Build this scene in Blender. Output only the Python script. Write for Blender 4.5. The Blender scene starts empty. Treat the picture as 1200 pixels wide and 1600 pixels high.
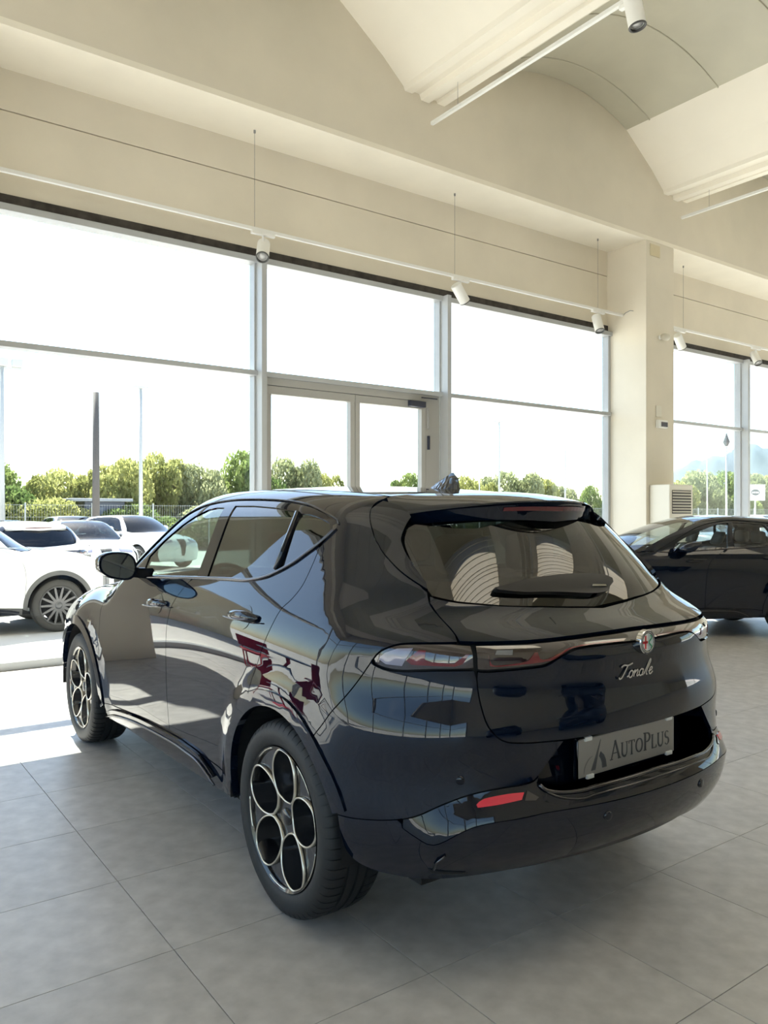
import bpy, bmesh, math, random
import numpy as np
from mathutils import Vector, Matrix
from mathutils.geometry import delaunay_2d_cdt

scene = bpy.context.scene
COL = scene.collection
# ------------------------------------------------------------------ camera
TH = math.radians(35.9)
cam_d = bpy.data.cameras.new('camera')
cam = bpy.data.objects.new('camera', cam_d)
COL.objects.link(cam)
cam.location = (0, 0, 1.446)
cam.rotation_euler = (math.radians(90), 0, -TH)
cam_d.sensor_fit = 'VERTICAL'
cam_d.sensor_height = 36.0
cam_d.lens = 36.0 * 1225.0 / 1600.0
cam_d.shift_y = 3.0 / 1600.0
cam_d.clip_start = 0.05
cam_d.clip_end = 3000
scene.camera = cam
# ------------------------------------------------------------------ sky, sun, exposure
SUN_DIR = Vector((0.06, 1.0, 1.33)).normalized()     # towards the sun: beyond the window wall
world = bpy.data.worlds.new('sky')
scene.world = world
world.use_nodes = True
wn = world.node_tree
wn.nodes.clear()
w_out = wn.nodes.new('ShaderNodeOutputWorld')
w_bg = wn.nodes.new('ShaderNodeBackground')
w_sky = wn.nodes.new('ShaderNodeTexSky')
w_sky.sky_type = 'NISHITA'
w_sky.sun_disc = False
w_sky.sun_elevation = math.asin(SUN_DIR.z)
w_sky.sun_rotation = math.atan2(SUN_DIR.x, SUN_DIR.y)
w_sky.altitude = 50
w_sky.air_density = 1.0
w_sky.dust_density = 0.8
w_sky.ozone_density = 1.2
wn.links.new(w_sky.outputs[0], w_bg.inputs[0])
w_bg.inputs[1].default_value = 0.62
wn.links.new(w_bg.outputs[0], w_out.inputs[0])
sun_d = bpy.data.lights.new('sun', 'SUN')
sun_d.energy = 34.0
sun_d.color = (1.0, 0.95, 0.86)
sun_d.angle = math.radians(0.6)
sun = bpy.data.objects.new('sun', sun_d)
COL.objects.link(sun)
sun.rotation_euler = SUN_DIR.to_track_quat('Z', 'Y').to_euler()
sun.location = (0, 30, 40)
vs = scene.view_settings
vs.view_transform = 'Standard'
vs.look = 'None'
vs.gamma = 1.0
vs.use_curve_mapping = False
vs.exposure = -0.30
scene.cycles.use_denoising = True
scene.cycles.max_bounces = 12
scene.cycles.diffuse_bounces = 7
scene.cycles.transparent_max_bounces = 24
scene.cycles.caustics_reflective = False
scene.cycles.caustics_refractive = False
scene.cycles.sample_clamp_indirect = 8.0
# ------------------------------------------------------------------ materials
MATS = {}
def mat(name, col, rough=0.5, metal=0.0, spec=0.5, coat=0.0, noise=None, bump=None, emit=None, objvar=0.0):
    """principled material; noise=(scale, amount, detail) mottles the colour, bump=(scale, strength)"""
    if name in MATS: return MATS[name]
    m = bpy.data.materials.new(name); m.use_nodes = True
    nt = m.node_tree; b = nt.nodes['Principled BSDF']
    b.inputs['Base Color'].default_value = (*col, 1)
    b.inputs['Roughness'].default_value = rough
    b.inputs['Metallic'].default_value = metal
    b.inputs['Specular IOR Level'].default_value = spec
    b.inputs['Coat Weight'].default_value = coat
    b.inputs['Coat Roughness'].default_value = 0.02
    if emit: 
        b.inputs['Emission Color'].default_value = (*emit[0], 1); b.inputs['Emission Strength'].default_value = emit[1]
    if noise or bump or objvar:
        tc = nt.nodes.new('ShaderNodeTexCoord')
    if noise:
        n = nt.nodes.new('ShaderNodeTexNoise'); n.inputs['Scale'].default_value = noise[0]
        n.inputs['Detail'].default_value = noise[2] if len(noise) > 2 else 4
        nt.links.new(tc.outputs['Object'], n.inputs['Vector'])
        r = nt.nodes.new('ShaderNodeMapRange')
        r.inputs['From Min'].default_value = .3; r.inputs['From Max'].default_value = .7
        r.inputs['To Min'].default_value = 1 - noise[1]; r.inputs['To Max'].default_value = 1 + noise[1]
        nt.links.new(n.outputs['Fac'], r.inputs['Value'])
        v = nt.nodes.new('ShaderNodeVectorMath'); v.operation = 'SCALE'; v.inputs[0].default_value = col
        fac = r.outputs['Result']
        if objvar:
            oi = nt.nodes.new('ShaderNodeObjectInfo'); r2 = nt.nodes.new('ShaderNodeMapRange')
            r2.inputs['To Min'].default_value = 1 - objvar; r2.inputs['To Max'].default_value = 1 + objvar
            nt.links.new(oi.outputs['Random'], r2.inputs['Value'])
            mu = nt.nodes.new('ShaderNodeMath'); mu.operation = 'MULTIPLY'
            nt.links.new(fac, mu.inputs[0]); nt.links.new(r2.outputs['Result'], mu.inputs[1]); fac = mu.outputs[0]
        nt.links.new(fac, v.inputs['Scale']); nt.links.new(v.outputs[0], b.inputs['Base Color'])
    if bump:
        n = nt.nodes.new('ShaderNodeTexNoise'); n.inputs['Scale'].default_value = bump[0]; n.inputs['Detail'].default_value = 5
        nt.links.new(tc.outputs['Object'], n.inputs['Vector'])
        bu = nt.nodes.new('ShaderNodeBump'); bu.inputs['Strength'].default_value = bump[1]; bu.inputs['Distance'].default_value = .01
        nt.links.new(n.outputs['Fac'], bu.inputs['Height']); nt.links.new(bu.outputs[0], b.inputs['Normal'])
    MATS[name] = m
    return m
def glass(name, tint, ior=1.5, refl=1.0):
    """thin pane: clear or tinted straight-through transmission plus fresnel reflection"""
    if name in MATS: return MATS[name]
    m = bpy.data.materials.new(name); m.use_nodes = True
    nt = m.node_tree; nt.nodes.clear()
    o = nt.nodes.new('ShaderNodeOutputMaterial'); mx = nt.nodes.new('ShaderNodeMixShader')
    t = nt.nodes.new('ShaderNodeBsdfTransparent'); t.inputs[0].default_value = (*tint, 1)
    g = nt.nodes.new('ShaderNodeBsdfGlossy'); g.inputs['Roughness'].default_value = 0.0
    g.inputs[0].default_value = (refl, refl, refl, 1)
    lw = nt.nodes.new('ShaderNodeLayerWeight'); lw.inputs[0].default_value = 0.5      # facing = 1 - cos
    pw = nt.nodes.new('ShaderNodeMath'); pw.operation = 'POWER'; pw.inputs[1].default_value = 5.0
    f0 = ((ior - 1) / (ior + 1)) ** 2
    f = nt.nodes.new('ShaderNodeMath'); f.operation = 'MULTIPLY_ADD'; f.inputs[1].default_value = 1 - f0; f.inputs[2].default_value = f0
    nt.links.new(lw.outputs['Facing'], pw.inputs[0]); nt.links.new(pw.outputs[0], f.inputs[0])
    nt.links.new(f.outputs[0], mx.inputs[0]); nt.links.new(t.outputs[0], mx.inputs[1])
    nt.links.new(g.outputs[0], mx.inputs[2]); nt.links.new(mx.outputs[0], o.inputs[0])
    MATS[name] = m
    return m
# ------------------------------------------------------------------ object helpers
def tag(o, label=None, cat=None, group=None, kind=None):
    if label: o['label'] = label
    if cat: o['category'] = cat
    if group: o['group'] = group
    if kind: o['kind'] = kind
    return o
def empty(name, loc=(0, 0, 0), rz=0.0, parent=None):
    o = bpy.data.objects.new(name, None); COL.objects.link(o)
    o.location = loc; o.rotation_euler = (0, 0, rz); o.empty_display_size = .1
    if parent: o.parent = parent
    return o
def mesh_obj(name, verts, faces, m, parent=None, smooth=False, normals=None, loc=None, rz=0.0):
    me = bpy.data.meshes.new(name)
    me.from_pydata([tuple(map(float, v)) for v in verts], [], [tuple(map(int, f)) for f in faces])
    me.materials.append(m)
    if smooth or normals is not None:
        me.polygons.foreach_set('use_smooth', [True] * len(me.polygons))
    if normals is not None:
        me.normals_split_custom_set_from_vertices([tuple(map(float, n)) for n in normals])
    me.update()
    o = bpy.data.objects.new(name, me); COL.objects.link(o)
    if parent: o.parent = parent
    if loc is not None: o.location = loc
    o.rotation_euler = (0, 0, rz)
    return o
class MB:
    """mesh builder: collects shapes, builds one object"""
    def __init__(s): s.v = []; s.f = []
    def add(s, v, f):
        n = len(s.v); s.v += [tuple(p) for p in v]; s.f += [tuple(i + n for i in q) for q in f]; return s
    def box(s, x0, x1, y0, y1, z0, z1, bev=0.0):
        if bev <= 0:
            v = [(x, y, z) for z in (z0, z1) for y in (y0, y1) for x in (x0, x1)]
            f = [(0, 2, 3, 1), (4, 5, 7, 6), (0, 1, 5, 4), (2, 6, 7, 3), (0, 4, 6, 2), (1, 3, 7, 5)]
            return s.add(v, f)
        bm = bmesh.new(); bmesh.ops.create_cube(bm, size=1)
        for v in bm.verts:
            v.co = Vector(((x0 + x1) / 2 + v.co.x * (x1 - x0), (y0 + y1) / 2 + v.co.y * (y1 - y0), (z0 + z1) / 2 + v.co.z * (z1 - z0)))
        bmesh.ops.bevel(bm, geom=bm.edges[:], offset=bev, segments=2, profile=.5, affect='EDGES')
        bm.verts.ensure_lookup_table(); bm.verts.index_update()
        s.add([v.co[:] for v in bm.verts], [[v.index for v in f.verts] for f in bm.faces]); bm.free(); return s
    def tube(s, pts, r, n=8, cap=True, r2=None):
        pts = [Vector(p) for p in pts]; rings = []
        up = None
        for i, p in enumerate(pts):
            d = (pts[min(i + 1, len(pts) - 1)] - pts[max(i - 1, 0)]).normalized()
            if up is None: up = Vector((0, 0, 1)) if abs(d.z) < .9 else Vector((1, 0, 0))
            a = d.cross(up).normalized(); b = a.cross(d); up = b
            rr = r if r2 is None else r + (r2 - r) * i / (len(pts) - 1)
            rings.append([p + (a * math.cos(t) + b * math.sin(t)) * rr for t in [2 * math.pi * k / n for k in range(n)]])
        v = [q for R in rings for q in R]; f = []
        for i in range(len(rings) - 1):
            for k in range(n):
                f.append((i * n + k, i * n + (k + 1) % n, (i + 1) * n + (k + 1) % n, (i + 1) * n + k))
        if cap: f += [tuple(range(n))[::-1], tuple((len(rings) - 1) * n + k for k in range(n))]
        return s.add(v, f)
    def lathe(s, prof, n=32, axis='z', org=(0, 0, 0), close=False):
        """prof: (radius, height) pairs"""
        v = []; f = []
        for r, h in prof:
            for k in range(n):
                t = 2 * math.pi * k / n; c, q = r * math.cos(t), r * math.sin(t)
                p = (c, q, h) if axis == 'z' else ((h, c, q) if axis == 'x' else (q, h, c))
                v.append((p[0] + org[0], p[1] + org[1], p[2] + org[2]))
        m = len(prof)
        for i in range(m if close else m - 1):
            j = (i + 1) % m
            for k in range(n):
                f.append((i * n + k, i * n + (k + 1) % n, j * n + (k + 1) % n, j * n + k))
        return s.add(v, f)
    def prism(s, poly, axis, a, b):
        """extrude a closed 2-D polygon along an axis from a to b"""
        n = len(poly); v = []
        for t in (a, b):
            for p, q in poly:
                v.append((p, q, t) if axis == 'z' else ((t, p, q) if axis == 'x' else (p, t, q)))
        f = [tuple(range(n))[::-1], tuple(range(n, 2 * n))] + [(i, (i + 1) % n, n + (i + 1) % n, n + i) for i in range(n)]
        return s.add(v, f)
    def build(s, name, m, parent=None, smooth=False, loc=None, rz=0.0, angle=None):
        o = mesh_obj(name, s.v, s.f, m, parent, smooth, None, loc, rz)
        bm = bmesh.new(); bm.from_mesh(o.data); bmesh.ops.recalc_face_normals(bm, faces=bm.faces[:]); bm.to_mesh(o.data); bm.free()
        if angle: o.data.set_sharp_from_angle(angle=math.radians(angle))
        return o
def copy_tree(o, parent=None):
    c = o.copy(); COL.objects.link(c); c.parent = parent
    for ch in list(o.children): copy_tree(ch, c)
    return c
# ------------------------------------------------------------------ room
YW = 7.97          # glazing line of the window wall
YB = 7.25          # inner face of the beam and of the columns
ZS = 5.585         # soffit height
XL, XR, YBK = -6.0, 23.0, -9.0
m_wall = mat('wall_paint', (.73, .675, .57), .75, noise=(1.3, .05), bump=(40, .05))
m_soff = mat('soffit_paint', (.88, .83, .72), .75, noise=(2, .03))
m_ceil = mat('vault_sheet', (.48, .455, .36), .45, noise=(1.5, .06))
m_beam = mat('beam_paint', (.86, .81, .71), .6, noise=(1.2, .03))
m_frame = mat('window_frame', (.42, .435, .45), .35, noise=(3, .03))
m_dark = mat('dark_gap', (.02, .02, .02), .8)
m_white = mat('white_plastic', (.82, .82, .80), .4)
m_pane = glass('window_glass', (.93, .96, .95), 1.45)
m_grout = mat('grout', (.07, .07, .07), .9)
m_tile = mat('floor_tile', (.47, .455, .44), .40, noise=(11.0, .15, 12), bump=(22, .04), objvar=.05)
cam_l = Vector(cam.location)
# floor: tiles 60 x 60 cm, the ones in view as parts
floor = MB().box(XL, XR, YBK, YW + .02, -.30, -.006).build('floor', m_grout)
tag(floor, 'grey stone-look tiled showroom floor with thin dark joints', None, None, 'structure')
T = .6; UX, VY = .3606, .1158
cand = []; rest = MB()
for i in range(int((XL - UX) / T) - 1, int((XR - UX) / T) + 1):
    for j in range(int((YBK - VY) / T) - 1, int((YW - VY) / T) + 1):
        x0, y0 = max(UX + i * T, XL), max(VY + j * T, YBK)
        x1, y1 = min(UX + (i + 1) * T, XR), min(VY + (j + 1) * T, YW)
        if x1 - x0 < .05 or y1 - y0 < .05: continue
        cx, cy = (x0 + x1) / 2, (y0 + y1) / 2
        depth = cx * math.sin(TH) + cy * math.cos(TH); side = cx * math.cos(TH) - cy * math.sin(TH)
        inview = depth > 1.5 and abs(side) < depth * .56 + .5
        cand.append((0 if inview else 1, math.hypot(cx, cy), x0, x1, y0, y1))
cand.sort()
full = MB().box(-T / 2 + .0013, T / 2 - .0013, -T / 2 + .0013, T / 2 - .0013, -.008, 0.0, .0006)
tile_me = None
for k, (a, d, x0, x1, y0, y1) in enumerate(cand):
    g = .0013
    if k < 300 and a == 0:
        if abs(x1 - x0 - T) < 1e-6 and abs(y1 - y0 - T) < 1e-6:
            if tile_me is None:
                o = full.build('tile', m_tile, floor); tile_me = o.data
            else:
                o = bpy.data.objects.new('tile', tile_me); COL.objects.link(o); o.parent = floor
            o.location = ((x0 + x1) / 2, (y0 + y1) / 2, 0)
        else:
            MB().box(x0 + g, x1 - g, y0 + g, y1 - g, -.008, 0).build('tile', m_tile, floor)
    else:
        rest.box(x0 + g, x1 - g, y0 + g, y1 - g, -.008, 0)
tag(rest.build('far_tiles', m_tile, floor), None, None, None, 'stuff')
# window wall: lintel, soffit, beam, columns
lintel = MB().box(XL, XR, YW, YW + .30, 5.205, ZS + .2).box(XL, XR, YW + .006, YW + .30, 4.42, 5.195).box(XL, XR, YW + .03, YW + .3, 5.19, 5.21)
o = lintel.build('wall_window_side', m_wall)
tag(o, 'cream lintel wall with one long joint above the showroom windows', None, None, 'structure')
o = MB().box(XL, XR, YB, YW + .3, ZS, ZS + .06).build('trim_1', m_soff)
tag(o, 'bright cream soffit strip above the windows', None, None, 'structure')
o = MB().box(XL, XR, YB, YB + .25, ZS + .06, 7.75).build('wall_beam', m_wall)
tag(o, 'tall cream beam wall under the vaulted ceiling', None, None, 'structure')
columns = []
for x, lab in ((.13, 'cream square column left of the windows, outside the view'), (10.13, 'cream square column between the glazed bays, behind the air conditioner'), (20.13, 'cream square column at the far right end of the windows')):
    o = MB().box(x, x + .70, YB + .004, YW + .1, 0, ZS, .006).build('column', m_wall)
    tag(o, lab, 'column'); columns.append(o)
# glazed bays
def frame_box(mb, x0, x1, y0, y1, z0, z1): mb.box(x0, x1, y0, y1, z0, z1, .003)
ZT, ZH = 2.985, 4.24
def bay(n, x0, x1, door=False, label=''):
    w = empty('window_%d' % n, (x0, YW, 0)); tag(w, label, None, None, 'structure')
    def part(nm, m, *b, bev=.003):
        o = MB().box(b[0] - x0, b[1] - x0, b[2] - YW, b[3] - YW, b[4], b[5], bev).build(nm, m, w); return o
    part('frame_head', m_frame, x0, x1, YW - .10, YW + .06, ZH, ZH + .065)
    part('gap_shade_strip', mat('gap_shade_strip', (.05, .043, .038), .8, noise=(9, .5, 6)), x0, x1, YW - .012, YW + .08, ZH + .065, 4.418, bev=0)  # solid dark strip in the gap, its shade put into the colour
    part('transom', m_frame, x0 + .03, x1 - .03, YW - .10, YW + .05, ZT, ZT + .055)
    part('jamb', m_frame, x0, x0 + .055, YW - .06, YW + .06, 0, ZH)
    part('jamb', m_frame, x1 - .055, x1, YW - .06, YW + .06, 0, ZH)
    part('pane', m_pane, x0 + .05, x1 - .05, YW + .012, YW + .020, ZT + .05, ZH + .005, bev=0)
    if not door:
        part('frame_sill', m_frame, x0, x1, YW - .08, YW + .06, 0, .075)
        part('pane', m_pane, x0 + .05, x1 - .05, YW + .012, YW + .020, .07, ZT + .005, bev=0)
    return w
xm = [.83, 4.0, 6.68, 10.13]
bay(1, .83, 4.0, False, 'left glazed bay with a view of parked white cars')
bay(2, 4.0, 6.68, True, 'glazed bay above the double door')
bay(3, 6.68, 10.13, False, 'glazed bay between the double door and the column')
bay(4, 10.83, 13.95, False, 'glazed bay right of the column, behind the dark hatchback')
bay(5, 13.95, 17.05, False, 'rightmost glazed bay in view')
bay(6, 17.05, 20.13, False, 'glazed bay at the far right')
bay(7, 20.83, 23.0, False, 'last narrow glazed bay')
bay(8, -2.95, .13, False, 'glazed bay left of the view')
bay(9, -6.0, -2.95, False, 'corner glazed bay left of the view')
for i, x in enumerate((-2.95, 4.0, 6.68, 13.95, 17.05)):
    o = MB().box(x - .032, x + .032, YW - .20, YW + .08, 0, 4.30, .003).build('trim_%d' % (10 + i), m_frame)
    tag(o, 'tall light grey mullion between two glazed bays', None, None, 'structure')
# double door in bay 2
d = empty('door_1', (4.0, YW, 0)); tag(d, 'grey framed glazed double door in the window wall', None, None, 'structure')
def dpart(nm, m, x0, x1, y0, y1, z0, z1, bev=.003, parent=None):
    return MB().box(x0 - 4.0, x1 - 4.0, y0, y1, z0, z1, bev).build(nm, m, parent or d)
m_door = mat('door_frame', (.37, .365, .35), .4)
dpart('door_head', m_door, 4.03, 6.45, -.07, .06, 2.90, 2.985)
dpart('door_side_post', m_door, 6.40, 6.65, -.05, .06, 0, 2.985)
dpart('door_side_post', m_door, 4.03, 4.09, -.07, .06, 0, 2.985)
for (a, b) in ((4.09, 5.30), (5.30, 6.40)):
    lf = dpart('door_leaf', m_door, a + .004, b - .004, -.055, .03, 2.80, 2.895)
    dpart('leaf_stile', m_door, a + .004, a + .07, -.055, .03, .01, 2.80, parent=lf)
    dpart('leaf_stile', m_door, b - .07, b - .004, -.055, .03, .01, 2.80, parent=lf)
    dpart('leaf_rail', m_door, a + .07, b - .07, -.055, .03, .01, .14, parent=lf)
    dpart('pane', m_pane, a + .06, b - .06, -.012, -.004, .13, 2.81, 0, lf)
    dpart('push_bar', m_dark, a + .08, b - .08, -.11, -.085, 1.0, 1.05, .008, lf)
m_navy = mat('closer_dark', (.03, .035, .06), .35)
dpart('door_closer', m_navy, 6.10, 6.36, -.115, -.057, 2.815, 2.89, .008)
dpart('closer_arm', m_navy, 6.30, 6.56, -.10, -.085, 2.935, 2.95, .003)
dpart('hinge', m_navy, 6.425, 6.455, -.075, -.045, 2.28, 2.46, .004)
dpart('hinge', mat('hinge_grey', (.35, .35, .35), .4), 6.425, 6.45, -.07, -.045, 2.55, 2.82, .004)
# wall behind the camera and side walls
o = MB().box(XL, -2.75, YBK - .3, YBK, 4.42, 7.75).box(-2.75, XR, YBK - .3, YBK, 0, 7.75).build('wall_back', m_wall); tag(o, 'cream wall behind the viewer', None, None, 'structure')
w = empty('window_12', (XL, YBK, 0)); tag(w, 'corner glazing in the wall behind the viewer', None, None, 'structure')
MB().box(.03, 3.22, -.012, -.004, .07, 4.34).build('pane', m_pane, w)
for x in (0.05, 3.2): MB().box(x - .03, x + .03, -.1, .1, 0, 4.42, .003).build('mullion', m_frame, w)
for z0, z1 in ((2.985, 3.04), (4.32, 4.42), (0, .075)): MB().box(0, 3.25, -.06, .08, z0, z1, .003).build('transom', m_frame, w)
# left wall, glazed like the front
mb = MB().box(XL - .3, XL, YBK, YW + .3, 4.42, 7.75)
o = mb.build('wall_left', m_wall); tag(o, 'cream wall above the left glazing', None, None, 'structure')
ys = [-9.0, -6.0, -3.2, -.4, 2.4, 5.2, YW]
w = empty('window_10', (XL, 0, 0)); tag(w, 'long glazing of the left wall, outside the view', None, None, 'structure')
for y0, y1 in zip(ys[:-1], ys[1:]):
    MB().box(-.012, -.004, y0 + .03, y1 - .03, .07, 4.34).build('pane', m_pane, w)
    MB().box(-.1, .1, y0 - .03, y0 + .03, 0, 4.42, .003).build('mullion', m_frame, w)
MB().box(-.05, .08, -9, YW, 2.985, 3.04, .003).build('transom', m_frame, w)
MB().box(-.05, .08, -9, YW, 4.30, 4.42, .003).build('frame_head', m_frame, w)
MB().box(-.05, .08, -9, YW, 0, .075, .003).build('frame_sill', m_frame, w)
# right wall, with unseen glazing added to let in more daylight
mb = MB().box(XR, XR + .3, YBK, YW + .3, 4.42, 7.75).box(XR, XR + .3, YBK, -5.0, 0, 4.42).box(XR, XR + .3, 5.0, YW + .3, 0, 4.42)
o = mb.build('wall_right', m_wall); tag(o, 'cream wall at the far right with added glazing', None, None, 'structure')
w = empty('window_11', (XR, 0, 0)); tag(w, 'unseen glazing added to the right wall for more daylight', None, None, 'structure')
for y0, y1 in ((-5, -2.5), (-2.5, 0), (0, 2.5), (2.5, 5)):
    MB().box(.004, .012, y0 + .03, y1 - .03, .07, 4.34).build('pane', m_pane, w)
    MB().box(-.08, .08, y0 - .03, y0 + .03, 0, 4.42, .003).build('mullion', m_frame, w)
# ceiling: wing beams every 5.02 m with curved sheets between
YK0, YK1 = -2.59, .56      # strip of translucent roof lights behind the viewer
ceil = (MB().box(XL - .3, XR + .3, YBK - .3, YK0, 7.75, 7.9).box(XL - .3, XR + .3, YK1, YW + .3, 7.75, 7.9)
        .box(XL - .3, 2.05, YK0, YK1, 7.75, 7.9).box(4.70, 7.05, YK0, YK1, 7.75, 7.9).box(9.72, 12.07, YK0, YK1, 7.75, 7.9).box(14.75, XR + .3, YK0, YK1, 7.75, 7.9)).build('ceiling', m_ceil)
def translucent(name, col):
    m = bpy.data.materials.new(name); m.use_nodes = True; nt = m.node_tree; nt.nodes.clear()
    o = nt.nodes.new('ShaderNodeOutputMaterial'); d = nt.nodes.new('ShaderNodeBsdfDiffuse'); t = nt.nodes.new('ShaderNodeBsdfTranslucent'); mx = nt.nodes.new('ShaderNodeMixShader')
    mx.inputs[0].default_value = .6; d.inputs[0].default_value = (*col, 1); t.inputs[0].default_value = (*col, 1)
    nt.links.new(d.outputs[0], mx.inputs[1]); nt.links.new(t.outputs[0], mx.inputs[2]); nt.links.new(mx.outputs[0], o.inputs[0]); return m
m_rooflight = translucent('roof_light_sheet', (.78, .72, .58))
tag(ceil, 'vaulted showroom ceiling of curved sheets between white wing beams', None, None, 'structure')
BS = 5.02
half = [(0, 6.335), (.06, 6.335), (.085, 6.395), (.17, 6.40), (.19, 6.37), (.30, 6.37), (.325, 6.42), (.60, 6.655), (.62, 6.672), (1.235, 7.105), (1.245, 7.16), (.75, 7.20), (.3, 7.4)]
prof = [(-x, z) for x, z in half[::-1]] + half[1:]
labs = {1: 'white wing-shaped ceiling beam whose end is nearest the picture centre', 2: 'white wing-shaped ceiling beam at the upper right edge'}
m_edge = mat('gutter_dark', (.10, .09, .08), .5)
a_w = BS / 2 - 1.21
arc = [(BS / 2 + t * a_w, 7.09 + .27 * (1 - t * t)) for t in np.linspace(-1, 1, 17)]
sheet_me = {}
for k in range(-2, 5):
    cx = 5.85 + (k - 1) * BS
    if cx - 1.3 > XR: continue
    if XL - 1.25 < cx:
        b = MB().prism(prof, 'y', YBK, YB + .002).build('ceiling_beam', m_beam, ceil, loc=(cx, 0, 0))
        for s in (-1, 1):
            MB().box(s * 1.2 - .035, s * 1.2 + .035, YBK, YB - .01, 7.11, 7.165).build('gutter_strip', m_edge, b)
    for j in range(16):
        y1 = 6.86 + .39 - (0 if j == 0 else .39 + (j - 1) * 1.05); y0 = 6.86 - j * 1.05
        ln = round(y1 - y0, 3)
        lit = j in (7, 8, 9) and k in (0, 1, 2)  # roof lights of the rightmost vault are added, unseen, to brighten the floor
        if lit:
            o = mesh_obj('roof_light', [(x, y, z) for y in (.01, 1.04) for x, z in arc], [(i, i + 1, 18 + i, 17 + i) for i in range(16)], m_rooflight, ceil, True)
            for q in range(5): MB().tube([(x, .12 + q * .2, z - .006) for x, z in arc], .016, 6).build('rib', m_beam, o)
        elif ln not in sheet_me:
            top = [(x, z + .03) for x, z in arc[::-1]]
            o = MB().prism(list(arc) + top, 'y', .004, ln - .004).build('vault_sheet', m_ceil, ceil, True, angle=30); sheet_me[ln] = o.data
        else:
            o = bpy.data.objects.new('vault_sheet', sheet_me[ln]); COL.objects.link(o); o.parent = ceil
        o.location = (cx, y0, 0)
    # raised seam strips between the sheets
    seams = MB()
    for j in range(15):
        y = 6.86 - j * 1.05
        seams.tube([(cx + x, y, z - .002) for x, z in arc], .012, 6)
    seams.build('sheet_seam', m_ceil, ceil, True)
# ------------------------------------------------------------------ lighting tracks and spots
m_lens = mat('spot_lens', (.5, .5, .5), .1, spec=1.0)
m_ring = mat('spot_ring', (.05, .05, .05), .4)
def track(name, p0, p1, ztop, wires, label):
    t = empty(name, p0); tag(t, label, 'lighting track')
    P0, P1 = Vector(p0), Vector(p1); dvec = P1 - P0
    if abs(dvec.x) > abs(dvec.y): MB().box(0, dvec.x, -.018, .018, -.018, .018, .002).build('rail', m_white, t)
    else: MB().box(-.018, .018, 0, dvec.y, -.018, .018, .002).build('rail', m_white, t)
    for f in wires:
        q = dvec * f
        MB().tube([(q.x, q.y, .018), (q.x, q.y, ztop - P0.z)], .0025, 5).build('wire', mat('wire', (.25, .25, .25), .4), t)
        MB().lathe([(0.0, ztop - P0.z), (.012, ztop - P0.z), (.012, ztop - P0.z - .03), (0, ztop - P0.z - .03)], 10, 'z', (q.x, q.y, 0)).build('wire_anchor', mat('wire', (.25, .25, .25), .4), t)
    return t
def spot(loc, aim, label, drop=.12, size=1.0, along='x'):
    """track spotlight: adapter under the rail, yoke and tilted cylinder head"""
    s = empty('track_spotlight', loc); tag(s, label, 'spotlight')
    if along == 'x': MB().box(-.10, .10, -.016, .016, -.025, 0, .003).build('adapter', m_white, s)
    else: MB().box(-.016, .016, -.10, .10, -.025, 0, .003).build('adapter', m_white, s)
    MB().tube([(0, 0, -.02), (0, 0, -drop)], .009, 8).build('yoke', m_white, s)
    h = MB().lathe([(0, .10), (.046, .10), (.050, .094), (.050, -.085), (.047, -.09), (.043, -.088), (.040, -.075), (.0, -.075)], 24).build('lamp_head', m_white, s, True, angle=30)
    h.location = (0, 0, -drop - .02)
    h.rotation_euler = Vector(aim).normalized().to_track_quat('-Z', 'Y').to_euler()
    r = MB().lathe([(.050, -.086), (.052, -.090), (.050, -.094), (.041, -.094), (.039, -.08)], 24).build('lamp_ring', m_ring, h, True)
    MB().lathe([(0, -.079), (.034, -.079), (.034, -.070), (0, -.06)], 16).build('lens', m_lens, h, True)
    s.scale = (size * 1.4,) * 3
    return s
ZK = 4.52
track('light_track', (.95, 7.67, ZK), (10.12, 7.67, ZK), ZS, (.02, .314, .625, .935), 'long white track hanging before the glazed bays left of the column')
track('light_track', (10.90, 7.67, ZK), (20.0, 7.67, ZK), ZS, (.09, .40, .75), 'white track hanging before the glazed bays right of the column')
# dangling cable at the track end
o = MB().tube([(10.12, 7.67, ZK), (10.12, 7.62, ZK + .03), (10.125, 7.54, ZK + .05), (10.12, 7.48, ZK + .03)], .006, 6).build('cable', mat('cable', (.3, .3, .3), .5), None, True)
tag(o, 'short loose cable at the end of the white track by the column', 'cable')
spot((3.93, 7.67, ZK - .018), (-.35, -.55, -.8), 'white spotlight on the track above the first mullion')
spot((6.78, 7.67, ZK - .018), (.75, .1, -.75), 'white spotlight on the track above the door mullion')
spot((9.53, 7.67, ZK - .018), (-.1, -.35, -.9), 'white spotlight on the track just left of the column')
spot((11.62, 7.67, ZK - .018), (.75, .1, -.75), 'white spotlight on the track just right of the column')
spot((14.0, 7.67, ZK - .018), (-.25, -.5, -.8), 'white spotlight on the track near the right edge')
track('light_track', (5.88, 7.16, 6.05), (5.88, -6.0, 6.05), 6.37, (.035, .3, .6), 'white track hanging below the nearer ceiling beam')
track('light_track', (10.90, 7.16, 6.05), (10.90, -6.0, 6.05), 6.37, (.035, .3, .6), 'white track hanging below the ceiling beam at the right')
spot((5.88, 4.33, 6.024), (.1, -.15, -1), 'white spotlight hanging from the track under the nearer beam', .06, 1.1, 'y')
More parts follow.
